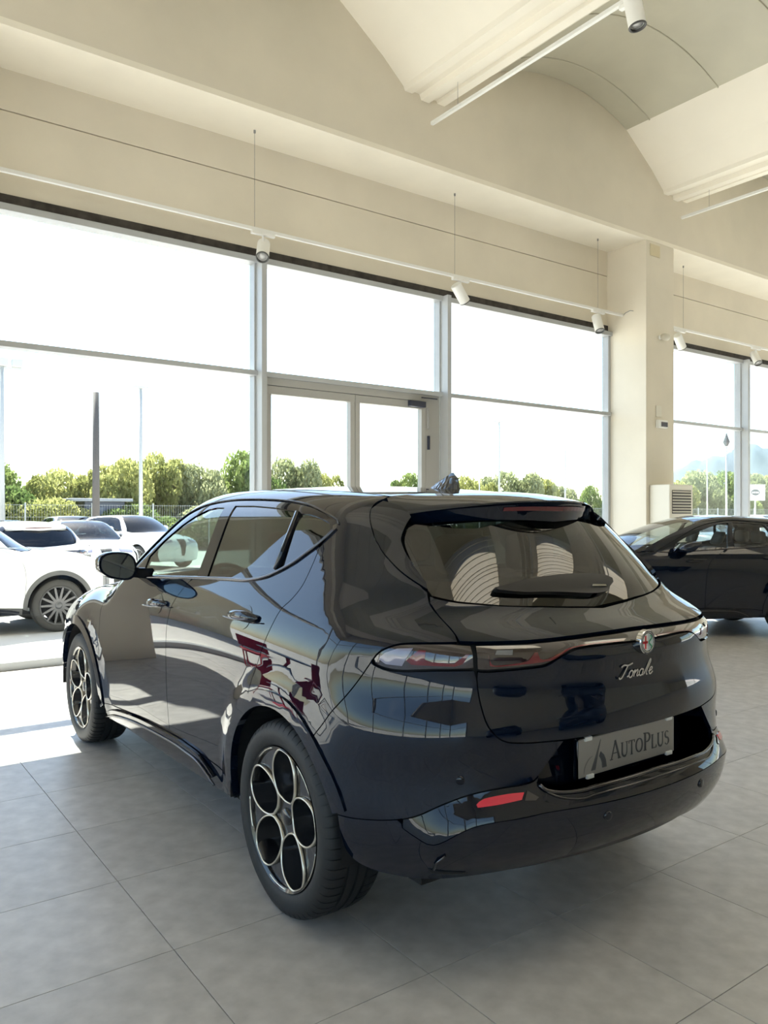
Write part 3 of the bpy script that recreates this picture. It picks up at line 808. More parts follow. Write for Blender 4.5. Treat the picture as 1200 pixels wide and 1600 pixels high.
roof_sv = topsv(roof_w); apil_sv = topsv(apil)
hood_sv = topsv([(.77, y) for y in np.linspace(2.10, 3.0, 9)] + [(.75, 3.15), (.72, 3.27)])
rw_top = arc_pts(YWR, ZW, .405, 61, 131, 14)
fwa = arc_pts(YWF, ZW, .405, 0, 180, 26)
skirt_top = [(.64, .325), (.70, .352), (.803, .385), (.95, .393), (1.13, .395), (1.598, .376), (2.0, .335), (2.17, .30)]
skirt_bot = [(2.15, .258), (1.665, .268), (1.217, .283), (.71, .300)]
DLO = SL(dlo_low) + SL(dlo_top)

def build_car(car, m_paint, m_clad, wheel_style='rings', wheel_mats=None, m_gd=m_glass_d, m_gc=m_glass_c):
    sides = [(lambda p: list(p)), mir]
    for fn in sides:
        Lq = fn is not mir
        # doors, fender, quarter, sill
        fdoor = SL(dlo_low[:4]) + SL(bd_)[1:] + [(1.6, .38), (2.0, .35)] + SL(fd_)
        pf = panel('front_door', fn(fdoor), m_paint, car, B)
        low = [(y, v) for y, v in SL(dlo_low) if y < .985 and y > .03]
        rdoor = low + SL(rd_) + arc_pts(YWR, ZW, .405, 61, 4, 12) + [(.44, .362), (.60, .380), (.90, .388)] + SL(bd_)[::-1][:-1]
        prd = panel('rear_door', fn(rdoor), m_paint, car, B)
        fend = SL(fd_) + [(1.90, 1.132)] + hood_sv + [(3.27, .56), (3.27, .42)] + fwa[1:-1] + [(2.23, .34)]
        panel('front_fender', fn(fend), m_paint, car, B)
        quarter = SL(dlo_top)[::-1][:-1] + [(-.022, 1.48), (.0, 1.44)] + SL(rd_) + rw_top + SL(bseam) + SL(lamp_top)[1:] + SL(gseam_l)[1:] + SL(gseam_u)[1:] + roof_sv + apil_sv + [(1.98, 1.142), (1.90, 1.135)]
        panel('body_side', fn(quarter), m_paint, car, B, step=.035)
        panel('sill', fn([(2.20, .337), (2.0, .348), (1.6, .378), (1.178, .383), (.9, .386), (.6, .378), (.43, .358), (.415, .30), (.60, .262), (1.2, .245), (2.0, .24), (2.20, .25)]), m_clad, car, B)
        panel('side_skirt', fn(SL(skirt_top) + skirt_bot), m_gloss, car, B, depth=.012, off=.016)
        P = B.S(np.array(fn([(y, v - .03) for y, v in SL(skirt_top, .05)]))); N = B.grad(P)
        MB().tube([tuple(p) for p in P + N * .02], .006, 6).build('skirt_moulding', m_dchrome, car, True)
        # wheel arch mouldings
        panel('wheel_arch_moulding', fn(arc_pts(YWR, ZW, .402, -7, 160, 34) + arc_pts(YWR, ZW, .462, 160, -3, 34)), m_clad, car, B, off=.007, depth=.03)
        panel('wheel_arch_moulding', fn(arc_pts(YWF, ZW, .402, 12, 187, 34) + arc_pts(YWF, ZW, .462, 183, 12, 34)), m_clad, car, B, off=.007, depth=.03)
        # side glazing
        panel('window_surround', fn(DLO), m_gloss, car, B, off=-.003, depth=.012, holes=[fn(g) for g in (glass_f, glass_r, glass_q)])
        panel('front_window', fn(glass_f), m_gc, car, B, inset=-.003, off=-.008, depth=0)
        panel('rear_window', fn(glass_r), m_gd, car, B, inset=-.003, off=-.008, depth=0)
        panel('quarter_window', fn(glass_q), m_gd, car, B, inset=-.003, off=-.008, depth=0)
        P = B.S(np.array(fn(SL([(y, v + .004) for y, v in dlo_low], .03)))); N = B.grad(P)
        MB().tube([tuple(p) for p in P + N * .003], .0075, 8).build('window_moulding', m_dchrome, car, True)
        P = B.S(np.array(fn(SL(dlo_top, .03)))); N = B.grad(P)
        MB().tube([tuple(p) for p in P + N * .001], .004, 6).build('window_moulding', m_gloss, car, True)
        P = B.S(np.array(fn([(.25, 1.262), (.322, 1.548)]))); N = B.grad(P)
        MB().tube([tuple(p) for p in P + N * .002], .011, 8).build('window_divider', m_gloss, car, True)
        # rear lamp on the quarter, bumper corner
        lq = SL(lamp_top)[:-1] + [(-.773, 1.053), (-.817, 1.05), (-.823, 1.025), (-.826, .974)] + SL(lamp_bot)[1:]
        lp = panel('rear_lamp', fn(lq), m_lamp, car, B, off=-.006, depth=.02)
        panel('lamp_clear', fn([(-.500, .990), (-.525, 1.014), (-.57, 1.032), (-.63, 1.038), (-.590, .972), (-.53, .974)]), m_lclear, lp, B, off=-.0045, depth=.003)
        panel('lamp_red', fn([(-.62, .978), (-.60, .992), (-.645, 1.032), (-.672, 1.032), (-.668, 1.0), (-.69, .993), (-.76, .990), (-.80, 1.022), (-.815, 1.022), (-.79, .985), (-.765, .977)]), m_lred, lp, B, off=-.0045, depth=.003)
        bup = SL(bseam) + [(-.484, .981)] + [(s, v - .003) for s, v in SL(lamp_bot)[::-1]] + SL(gate_s)[1:] + [(-1.118, .738), (-1.033, .652)] + SL(split_)[::-1] + arc_pts(YWR, ZW, .418, 160, 128, 8)
        panel('rear_bumper', fn(bup), m_paint, car, B)
        P = B.S(np.array(fn([(-.78, .645)]))); N = B.grad(P)
        o = MB().lathe([(0, .004), (.010, .004), (.013, .002), (.014, -.004)], 14).build('parking_sensor', m_gloss, car, True)
        o.location = P[0] + N[0] * .001; o.rotation_euler = Vector(N[0]).to_track_quat('Z', 'Y').to_euler()
        blade = SL([(-.107, 1.611), (-.136, 1.57), (-.186, 1.516), (-.249, 1.459), (-.377, 1.396), (-.492, 1.338), (-.601, 1.287), (-.632, 1.272)]) + SL([(-.614, 1.313), (-.515, 1.401), (-.404, 1.486), (-.354, 1.532), (-.322, 1.60), (-.30, 1.66)]) + [(-.2, 1.69), (-.11, 1.68)]
        panel('tailgate_blade', fn(blade), m_gloss, car, B, off=.004, depth=.02)
        # mirror
        sx = -1 if Lq else 1
        hs = []
        for i in range(13):
            t_ = i / 12; yy = 1.52 + .17 * t_; sc = (1 - max(0, (t_ - .12) / .88) ** 2.4) ** .5 if t_ > .12 else (.97 + .03 * t_ / .12)
            sc = max(sc, .04)
            for k in range(28):
                a = 2 * math.pi * k / 28; c, q = math.cos(a), math.sin(a)
                ex = abs(c) ** .75 * (1 if c > 0 else -1); ez = abs(q) ** .8 * (1 if q > 0 else -1)
                zz = ez * .072 * (1.0 + .12 * ex) ; xx = .098 * ex
                hs.append((sx * (1.012 - xx * sc), yy, 1.183 + zz * sc - .012 * ex))
        f = [(i * 28 + k, i * 28 + (k + 1) % 28, (i + 1) * 28 + (k + 1) % 28, (i + 1) * 28 + k) for i in range(12) for k in range(28)] + [tuple(range(28))[::-1]]
        mo = MB().add(hs, f).build('door_mirror', m_paint, car, True, angle=50)
        cxm, czm = sx * 1.012, 1.183
        gl = [(cxm + (x - cxm) * .88, 1.517, czm + (z - czm) * .86) for x, _, z in hs[:28]]
        MB().add(gl, [tuple(range(28))]).build('mirror_glass', mat('mirror', (.35, .42, .48), .02, 1.0), mo)
        MB().add([(sx * .83, 1.56, 1.105), (sx * .83, 1.72, 1.105), (sx * .94, 1.70, 1.12), (sx * .94, 1.56, 1.12), (sx * .80, 1.57, 1.16), (sx * .80, 1.72, 1.15), (sx * .93, 1.69, 1.165), (sx * .93, 1.57, 1.165)],
                 [(0, 1, 2, 3), (4, 7, 6, 5), (0, 4, 5, 1), (1, 5, 6, 2), (2, 6, 7, 3), (3, 7, 4, 0)]).build('mirror_arm', m_gloss, mo)
        # handles
        for (s0, s1, v0, v1, pd) in ((.215, .475, 1.046, 1.036, prd), (1.165, 1.425, 1.012, .998, pf)):
            sm = (s0 + s1) / 2
            el = [(sm + .066 * math.cos(a) , (v0 + v1) / 2 + .052 * math.sin(a)) for a in np.linspace(0, 2 * math.pi, 24, endpoint=False)]
            panel('handle_cup', fn(el), m_gloss, pd, B, off=.0015, depth=.004)
            Pa = B.S(np.array(fn([(s0, v0), (sm, (v0 + v1) / 2), (s1, v1)]))); Na = B.grad(Pa)
            ctr = Pa[1] + Na[1] * .026; L_ = (Pa[2] - Pa[0]) / 2; U_ = np.cross(L_, Na[1]); U_ = U_ / np.linalg.norm(U_)
            V = []; F_ = []
            for i in range(17):
                t_ = -1 + i / 8; r_ = max(1 - abs(t_) ** 2.6, 0) ** .5
                bow = Na[1] * (-.020 * abs(t_) ** 2)
                for k in range(14):
                    a = 2 * math.pi * k / 14
                    V.append(ctr + L_ * t_ + bow + (U_ * .021 * math.cos(a) + Na[1] * .013 * math.sin(a)) * max(r_, .02))
            F_ = [(i * 14 + k, i * 14 + (k + 1) % 14, (i + 1) * 14 + (k + 1) % 14, (i + 1) * 14 + k) for i in range(16) for k in range(14)]
            MB().add(V, F_).build('door_handle', m_gloss, pd, True)
            P_ = B.S(np.array(fn(SL([(s0 + .02, v0 - .012), (sm, (v0 + v1) / 2 - .017), (s1 - .02, v1 - .012)], .03)))); N_ = B.grad(P_)
            MB().tube([tuple(p) for p in P_ + N_ * .036], .003, 6).build('handle_trim', m_dchrome, pd, True)
        # black backing added behind the panels to darken their gaps, and wheel housings
        shell = [(3.25, .30), (3.25, 1.0), (2.2, 1.06), (1.7, 1.10), (1.0, 1.13), (.4, 1.16), (.1, 1.2), (-.5, 1.1), (-.7, 1.1), (C, 1.09), (C, .775), (-.99, .775), (-.97, .42), (-.55, .36), (-.45, .348)] + arc_pts(YWR, ZW, .415, 180, 0, 20) + [(.45, .27), (2.2, .27)] + arc_pts(YWF, ZW, .415, 180, 0, 20)
        panel('gap_backing', fn(shell), m_inner, car, B, inset=0, depth=0, off=-.022, step=.08, edge=.05)
        for yw in (YWR, YWF):
            mb = MB(); V = []; 
            for xx in (.90, .58):
                for a in np.linspace(-6, 184, 24): V.append((sx * xx, yw + .412 * math.cos(math.radians(a)), ZW + .412 * math.sin(math.radians(a))))
            F_ = [(k, k + 1, 24 + k + 1, 24 + k) for k in range(23)] + [tuple(range(24, 48))]
            mb.add(V, F_).build('wheel_housing', m_inner, car)
        wheel(car, (sx * .785, YWR, ZW), sx, wheel_style, mats=wheel_mats)
        wheel(car, (sx * .785, YWF, ZW), sx, wheel_style, mats=wheel_mats)
    # ---- full width pieces
    rt = [(x, -.095) for x in np.linspace(-.485, .485, 15)]
    front_edge = [(x, 1.50 - .5 * x * x) for x in np.linspace(.485, -.485, 15)]
    panel('roof', rt + [(.485, y) for y in np.linspace(0, 1.3, 8)] + front_edge + [(-.485, y) for y in np.linspace(1.3, 0, 8)], m_paint, car, B, dom='T', step=.06)
    wsh = [(x, 1.505 - .5 * x * x) for x in np.linspace(-.49, .49, 15)] + [(w, y) for w, y in apil] + [(.70, 2.20), (.5, 2.345), (.25, 2.44), (0, 2.47), (-.25, 2.44), (-.5, 2.345), (-.70, 2.20)] + [(-w, y) for w, y in apil[::-1]]
    panel('windscreen', wsh, m_gc, car, B, dom='T', depth=0, off=-.004, step=.06)
    hd = [(0, 2.49), (.25, 2.46), (.5, 2.365), (.70, 2.22), (.765, 2.12)] + [(.765, y) for y in np.linspace(2.2, 3.0, 8)] + [(.745, 3.15), (.70, 3.28), (.4, 3.40), (0, 3.44)]
    panel('bonnet', hd + [(-x, y) for x, y in hd[::-1][1:-1]], m_paint, car, B, dom='T', step=.07)
    fr = [(0, .97), (.4, .93), (.68, .86), (.74, .70), (.76, .45), (.70, .26), (0, .22)]
    fb = panel('front_bumper', fr + [(-x, z) for x, z in fr[::-1][1:-1]], m_paint, car, B, dom='F', step=.07)
    panel('grille', [(-.14, .88), (.14, .88), (.05, .40), (-.05, .40)], m_satin, fb, B, dom='F', off=.006, depth=.01)
    for sx in (-1, 1): panel('headlamp', [(sx * .66, .84), (sx * .30, .88), (sx * .32, .80), (sx * .66, .76)], m_lclear, fb, B, dom='F', off=.006, depth=.01)
    # tailgate
    tg_top = SL([(-.640, 1.250), (-.665, 1.240), (-.762, 1.227), (-.932, 1.219), (-1.168, 1.197), (-1.324, 1.171), (C, 1.150)])
    shelf = tg_top[::-1] + SL([(-.648, 1.212), (-.695, 1.155), (-.743, 1.107), (-.767, 1.078), (-.778, 1.058)]) + [(-.836, 1.056), (-1.028, 1.056), (-1.156, 1.058), (-1.321, 1.060), (C, 1.062)]
    low_half = SL(gate_lb) ; bot_half = SL(gate_s)
    tailgate = panel('tailgate', low_half + [(2 * C - s, v) for s, v in low_half[::-1][1:]] + [(2 * C - s, v) for s, v in bot_half[1:]] + bot_half[::-1][:-1], m_paint, car, B, step=.035)
    sh_top = tg_top[::-1]; sh_bot = shelf[len(tg_top):]
    panel('tailgate_shelf', sh_top + sh_bot + [(2 * C - s, v) for s, v in sh_bot[::-1][1:]] + [(2 * C - s, v) for s, v in sh_top[::-1][:-1]], m_paint, car, B, step=.03)
    gl_half = SL([(C, 1.160), (-1.324, 1.182), (-1.168, 1.208), (-.932, 1.230), (-.762, 1.238), (-.655, 1.252)]) + SL([(-.625, 1.29), (-.614, 1.313), (-.515, 1.401), (-.404, 1.486), (-.354, 1.532), (-.322, 1.60)]) + [(-.36, 1.64), (-.6, 1.68), (-.9, 1.70), (C, 1.70)]
    glp = gl_half + [(2 * C - s, v) for s, v in gl_half[::-1][1:-1]]
    rg = panel('rear_screen', glp, m_gd, car, B, off=-.006, depth=0, step=.04)
    # the screen is one smooth low-order sheet
    co = np.zeros(len(rg.data.vertices) * 3); rg.data.vertices.foreach_get('co', co); co = co.reshape(-1, 3)
    basis = lambda x, z: np.stack([np.ones_like(x), z, z * z, x * x, x * x * z, x ** 4], -1)
    cf = np.linalg.lstsq(basis(co[:, 0], co[:, 2]), co[:, 1], rcond=None)[0]
    co[:, 1] = basis(co[:, 0], co[:, 2]) @ cf
    rg.data.vertices.foreach_set('co', co.ravel())
    dx = 2 * cf[3] * co[:, 0] + 2 * cf[4] * co[:, 0] * co[:, 2] + 4 * cf[5] * co[:, 0] ** 3; dz = cf[1] + 2 * cf[2] * co[:, 2] + cf[4] * co[:, 0] ** 2
    nn = np.stack([dx, -np.ones_like(dx), dz], -1); nn /= np.linalg.norm(nn, axis=1, keepdims=True)
    rg.data.normals_split_custom_set_from_vertices([tuple(map(float, n)) for n in nn]); rg.data.update()
    lb_top = [(-.832, 1.050), (-1.028, 1.050), (-1.156, 1.052), (-1.321, 1.054), (C, 1.056)]
    lb_bot = [(s, v + .004) for s, v in SL(gate_lb)]
    bar = lb_top + [(2 * C - s, v) for s, v in lb_top[::-1][1:]] + [(2 * C - s, v) for s, v in lb_bot] + lb_bot[::-1][1:]
    lbar = panel('rear_light_bar', bar, m_lamp, car, B, off=-.005, depth=.02, step=.03)
    for fn in sides:
        panel('lamp_red', fn(SL([(-.872, 1.018), (-.885, .988), (-.91, .984), (-.985, .990), (-1.01, .998), (-1.03, 1.022), (-1.045, 1.022), (-1.05, 1.0), (-1.08, .998), (-1.12, 1.014), (-1.16, 1.028), (-1.22, 1.035), (-1.30, 1.037), (-1.40, 1.036)], .02) + SL([(-1.40, 1.026), (-1.30, 1.028), (-1.22, 1.026), (-1.16, 1.018), (-1.10, .990), (-1.06, .984), (-1.0, .980), (-.90, .975), (-.875, .98)], .02)), m_lred, lbar, B, off=-.0035, depth=.002, step=.02)
        panel('lamp_clear', fn([(-.89, 1.015), (-.90, 1.034), (-.96, 1.034), (-.955, 1.012)]), mat('lamp_grey', (.16, .16, .17), .15, coat=.5), lbar, B, off=-.0035, depth=.002, step=.02)
    # plate recess
    rc = SL(rec_[1:]) ; rc = [rec_[0]] + rc
    panel('plate_recess', [(s, v) for s, v in rc] + [(2 * C - s, v) for s, v in rc[::-1][1:]], m_gloss, car, B, inset=-.004, off=-.112, depth=-.11, step=.04)
    LE = np.array(SL(ledge_)); LEm = np.concatenate([LE[::-1], [(2 * C - s, v) for s, v in LE[1:]]])
    SP = np.array(split_ + rec_[2:]); SPm = np.concatenate([SP, [(2 * C - s, v) for s, v in SP[::-1][1:]]])
    BT = np.array(bottom_); BTm = np.concatenate([BT[::-1], [(2 * C - s, v) for s, v in BT[1:]]])
    def off_mid(q):
        a = seg_dist(SPm, q, False); b = seg_dist(LEm, q, False); return .026 * g_(np.where(q[:, 0] > C, q[:, 0], 2 * C - q[:, 0])) * a / (a + b + 1e-6)
    def off_low(q):
        a = seg_dist(BTm, q, False); b = seg_dist(LEm, q, False); return .026 * g_(np.where(q[:, 0] > C, q[:, 0], 2 * C - q[:, 0])) * np.clip(a / (a + b + 1e-6), 0, 1)
    def g_(s):
        t = np.clip((-.58 - s) / .16, 0, 1); return t * t * (3 - 2 * t)
    mid_h = [(s, v - .001) for s, v in SL(split_) if s < -.60] + SL(rec_[2:])
    mid_l = SL(ledge_)
    midp = mid_h + [(2 * C - s, v) for s, v in mid_h[::-1][1:]] + [(2 * C - s, v) for s, v in mid_l[::-1]] + mid_l[1:]
    bmid = panel('bumper_band', midp, m_gloss, car, B, off=off_mid, step=.025, inset=.0012)
    lo_h = [(s, v) for s, v in SL(split_) if s >= -.60]
    low_l = [(-.604, .505)] + SL(ledge_)[::-1]
    bt = SL(bottom_)
    lowp = lo_h + low_l + [(2 * C - s, v) for s, v in low_l[::-1][1:]] + [(2 * C - s, v) for s, v in lo_h[::-1]] + [(2 * C - s, v) for s, v in bt[::-1]] + bt[1:]
    panel('bumper_lower', lowp, m_clad, car, B, off=off_low, step=.03, inset=.0012, depth=.03)
    dif = SL([(-.80, .338), (-.96, .352), (-1.113, .375), (-1.291, .391), (C, .398)])
    dl = SL([(-.84, .315), (-1.0, .325), (-1.2, .34), (C, .345)])
    panel('diffuser_lip', dif + [(2 * C - s, v) for s, v in dif[::-1][1:]] + [(2 * C - s, v) for s, v in dl] + dl[::-1][1:], m_satin, car, B, off=-.018, step=.04, depth=.05)
    for fn in sides:
        panel('rear_reflector', fn(SL([(-.823, .577), (-.848, .594), (-.918, .605), (-.976, .607)]) + SL([(-.963, .583), (-.883, .572), (-.828, .566)])), m_refl, car, B, off=lambda q: off_mid(q) + .004, depth=.01, step=.02)
        panel('reflector_bezel', fn([(-.982, .612), (-.967, .580), (-1.005, .578), (-1.02, .588)]), m_dchrome, car, B, off=lambda q: off_mid(q) + .003, depth=.006, step=.02)
        for q in ((-1.243, .506),):
            P = B.S(np.array(fn([q]))); N = B.grad(P)
            o = MB().lathe([(0, .003), (.012, .004), (.015, .002), (.016, -.006)], 14).build('parking_sensor', m_gloss, car, True)
            o.location = P[0] + N[0] * .021; o.rotation_euler = Vector(N[0]).to_track_quat('Z', 'Y').to_euler()
        panel('lower_vent', fn([(-.675, .372), (-.69, .352), (-.80, .352), (-.80, .36)]), m_inner, car, B, off=lambda q: off_low(q) + .003, depth=.004, step=.03)
        P = B.S(np.array(fn([(-.700, .385), (-.712, .41), (-.735, .432)]))); N = B.grad(P)
        MB().tube([tuple(p) for p in P + N * .022], .004, 6).build('vent_trim', m_dchrome, car, True)
    # ---- spoiler: top skin from the roof joint to the trailing edge, lip, underside
    xs = np.linspace(-.56, .56, 41); rows = []
    for x in xs:
        t_ = abs(x) / .56
        yt = -.500 + .300 * 1.35 * t_ * t_ / (1 + .35 * t_ * t_); zt = 1.497 - .055 * t_ ** 2.2
        P0 = B.ray(np.array([[x * .90, -.098, 1.95]]), np.array([[0, 0, -1.]]), 0, 1.5, n=140)[0][0]
        ys_ = np.linspace(0, 1, 7); row = []
        for u in ys_:
            xx = x * (.90 + .10 * u); yy = P0[1] + (yt - P0[1]) * u
            zz = P0[2] + (zt - P0[2]) * u + .012 * math.sin(math.pi * u) * (1 - .5 * t_)
            row.append((xx, yy, zz))
        kt = 1 - .45 * t_
        row.append((x * 1.002, yt - .006, zt - .006)); row.append((x, yt + .004, zt - .016 * kt))
        row.append((x * .995, yt + .024, zt - .080 * kt)); row.append((x * .98, yt + .050, zt - .088 * kt))
        row.append((x * .9, yt + .17, zt - .075)); rows.append(row)
    n_ = len(rows[0]); V = [p for r in rows for p in r]
    F_ = [(i * n_ + j, (i + 1) * n_ + j, (i + 1) * n_ + j + 1, i * n_ + j + 1) for i in range(len(rows) - 1) for j in range(n_ - 1)]
    F_ += [tuple(range(n_)), tuple(range((len(rows) - 1) * n_, len(rows) * n_))]
    sp = MB().add(V, F_).build('roof_spoiler', m_paint, car, True, angle=32)
    brk = [rows[i] for i in range(12, 29)]
    V = []; 
    for r in brk:
        a, b = Vector(r[8]), Vector(r[9]); V += [tuple(a + (b - a) * .12 + Vector((0, -.003, -.001))), tuple(a + (b - a) * .38 + Vector((0, -.003, -.001)))]
    MB().add(V, [(2 * i, 2 * i + 1, 2 * i + 3, 2 * i + 2) for i in range(len(brk) - 1)]).build('brake_light', mat('brake_red', (.10, .006, .012), .2, coat=.5), sp)
    # wiper
    # ---- cabin
    MB().box(-.70, .70, -.55, 2.3, .27, .33).build('floor_pan', m_inner, car)
    def seat(x, y, parent, w=.50):
        s = MB().box(x - w / 2, x + w / 2, y - .02, y + .48, .50, .66, .05).build('seat', m_seat, parent, True)
        V = []; F_ = []
        for i, (yy, zz, ww, th) in enumerate(((y + .02, .58, w, .16), (y - .02, .80, w, .15), (y - .09, 1.02, w * .92, .13), (y - .14, 1.16, w * .66, .10))):
            for dx, dy in ((-1, -1), (1, -1), (1, 1), (-1, 1)): V.append((x + dx * ww / 2, yy + dy * th / 2, zz))
        for i in range(3):
            for k in range(4): F_.append((i * 4 + k, i * 4 + (k + 1) % 4, i * 4 + 4 + (k + 1) % 4, i * 4 + 4 + k))
        F_ += [(3, 2, 1, 0), (12, 13, 14, 15)]
        MB().add(V, F_).build('seat_back', m_seat, s)
        MB().box(x - .13, x + .13, y - .22, y - .12, 1.19, 1.36, .04).build('headrest', m_seat, s, True)
    for x in (-.36, .36): seat(x, 1.05, car)
    for x in (-.42, .0, .42): seat(x, .22, car, .42)
    MB().box(-.72, .72, 1.72, 2.25, .70, 1.06, .08).build('dashboard', m_seat, car, True)
    o = MB().lathe([(.17, -.012), (.185, 0), (.17, .012), (.158, 0)], 28, 'y', close=True).build('steering_wheel', m_satin, car, True, loc=(-.36, 1.60, 1.00)); o.rotation_euler = (math.radians(-25), 0, 0)
    MB().box(-.64, .64, -.58, .0, .60, .68).build('load_cover', m_seat, car)
    MB().box(-.62, .62, -.42, 3.2, .235, .27).build('underbody', m_inner, car)
    return off_mid

car = empty('black_suv', (2.25, 2.49, 0))
tag(car, 'glossy black SUV parked in front of the windows, rear towards the viewer', 'car')
off_mid = build_car(car, m_paint, m_paint)
# bright line along the lower edge of the plate recess
us = SL([(-1.026, .622), (-1.045, .604), (-1.09, .593), (-1.165, .588), (-1.247, .593), (C, .600)])
us = us + [(2 * C - s, v) for s, v in us[::-1][1:]]
P = B.S(np.array(us)); N = B.grad(P)
MB().tube([tuple(p) for p in P + N * .004], .007, 8).build('recess_trim', m_dchrome, car, True)
us2 = SL([(-1.040, .604), (-1.07, .586), (-1.106, .575), (-1.161, .568), (-1.242, .574), (C, .579)]); us2 = us2 + [(2 * C - s, v) for s, v in us2[::-1][1:]]
P = B.S(np.array(us2)); N = B.grad(P); oo = off_mid(np.array(us2))[:, None]
MB().tube([tuple(p) for p in P + N * (oo + .001)], .004, 6).build('recess_trim', m_dchrome, car, True)
wp = SL([(-.985, 1.306), (-1.128, 1.328), (-1.269, 1.337), (-1.424, 1.335), (-1.576, 1.320), (-1.626, 1.298)]) + SL([(-1.622, 1.276), (-1.59, 1.250), (-1.566, 1.222), (-1.484, 1.214), (-1.29, 1.249), (-1.0, 1.291)])
wo = panel('rear_wiper', wp, m_satin, car, B, off=.022, depth=.026, step=.03)
panel('wiper_glint', [(-1.49, 1.272), (-1.565, 1.265), (-1.565, 1.250), (-1.48, 1.257)], m_chrome, wo, B, off=.028, depth=.006, step=.02)  # bright reflection on the wiper, built as a chrome strip
# ------------------------------------------------------------------ stroke lettering
def ribbon(mb, pts, w, th=.002, plane=None):
    """a stroke of width w (or one width per point) in the x-z plane, th thick"""
    pts = [np.array(p, float) for p in pts]; n = len(pts); L = []; R_ = []
    ws = w if isinstance(w, (list, tuple)) else [w] * n
    for i in range(n):
        d = pts[min(i + 1, n - 1)] - pts[max(i - 1, 0)]; d /= max(np.linalg.norm(d), 1e-9); q = np.array([-d[1], d[0]]) * ws[i] / 2
        L.append(pts[i] + q); R_.append(pts[i] - q)
    V = [(p[0], y, p[1]) for y in (0, -th) for p in L + R_]
    F = []
    for i in range(n - 1):
        F += [(i, i + 1, n + i + 1, n + i), (2 * n + i, 3 * n + i, 3 * n + i + 1, 2 * n + i + 1), (i, 2 * n + i, 2 * n + i + 1, i + 1), (n + i, n + i + 1, 3 * n + i + 1, 3 * n + i)]
    F += [(0, n, 3 * n, 2 * n), (n - 1, 3 * n - 1, 4 * n - 1, 2 * n - 1)]
    return mb.add(V, F)
def arcp(cx, cy, rx, ry, a0, a1, n=14): return [(cx + rx * math.cos(math.radians(a)), cy + ry * math.sin(math.radians(a))) for a in np.linspace(a0, a1, n)]
TK, TN = .13, .06   # thick and thin strokes of the serif capitals, letter height 1
def serif(x, y, w=.24): return ([(x - w / 2, y), (x + w / 2, y)], .045)
GLYPH = {
 'A': (.78, [([(.04, 0), (.38, 1.02)], TN), ([(.36, 1.02), (.72, 0)], TK), ([(.15, .34), (.60, .34)], .05), serif(.05, .02), serif(.72, .02)]),
 'U': (.78, [([(.14, 1), (.14, .36)] + arcp(.39, .34, .25, .32, 180, 300, 8), TK), (arcp(.39, .34, .25, .32, 290, 360, 6) + [(.64, .36), (.64, 1)], TN), serif(.14, .98), serif(.64, .98)]),
 'T': (.66, [([(.33, 0), (.33, .98)], TK), ([(.02, .97), (.64, .97)], .06), ([(.03, .98), (.03, .80)], .05), ([(.63, .98), (.63, .80)], .05), serif(.33, .02)]),
 'O': (.86, [(arcp(.43, .5, .34, .46, 0, 360, 32), [TN + (TK - TN) * abs(math.cos(math.radians(a))) for a in np.linspace(0, 360, 32)])]),
 'P': (.62, [([(.14, 0), (.14, .98)], TK), ([(.12, .96)] + arcp(.28, .72, .27, .24, 90, -90, 12) + [(.12, .48)], [TN] + [TN + (TK - TN) * abs(math.cos(math.radians(a))) for a in np.linspace(90, -90, 12)] + [TN]), serif(.14, .02), serif(.10, .98, .2)]),
 'L': (.62, [([(.14, 0), (.14, .98)], TK), ([(.12, .03), (.56, .03)], .06), ([(.57, .01), (.57, .20)], .05), serif(.14, .98)]),
 'S': (.58, [(arcp(.29, .74, .19, .23, 30, 255, 14) + arcp(.29, .26, .21, .24, 78, -150, 16), [TN + (TK - TN) * .0] * 8 + [TK] * 14 + [TN] * 8)]),
}
def word(txt, h, small=.76):
    """serif small-caps word; capitals marked by upper case; returns builder and width"""
    mb = MB(); x = 0
    for ch in txt:
        k = 1.0 if ch.isupper() else small; wd, st = GLYPH[ch.upper()]
        for pts, w in st:
            w2 = [q * h * k for q in w] if isinstance(w, (list, tuple)) else w * h * k
            ribbon(mb, [(x + p[0] * h * k, p[1] * h * k) for p in pts], w2, .0012 if h < .3 else .02)
        x += (wd + .06) * h * k
    return mb, x
def swoosh(mb, h, th):
    """the emblem beside the word: slanted spike, thick curved blade, thin arc"""
    def poly(P):
        n = len(P); V = [(p[0] * h, 0, p[1] * h) for p in P] + [(p[0] * h, -th, p[1] * h) for p in P]
        mb.add(V, [tuple(range(n)), tuple(range(n, 2 * n))[::-1]] + [(i, (i + 1) % n, n + (i + 1) % n, n + i) for i in range(n)])
    poly([(.20, 0), (.46, 0), (.80, 1.12)])
    out = [(1.18, 0), (1.12, .30), (1.0, .50), (.80, .64)]; inn = [(.70, .48), (.80, .36), (.88, .20), (.90, 0)]
    poly(out + inn)
def thin_arc(mb, h, th): ribbon(mb, [(x * h, z * h) for x, z in arcp(.62, -.05, .62, .68, 175, 100, 14)], [.012 * h + .03 * h * math.sin(math.pi * i / 13) for i in range(14)], th)
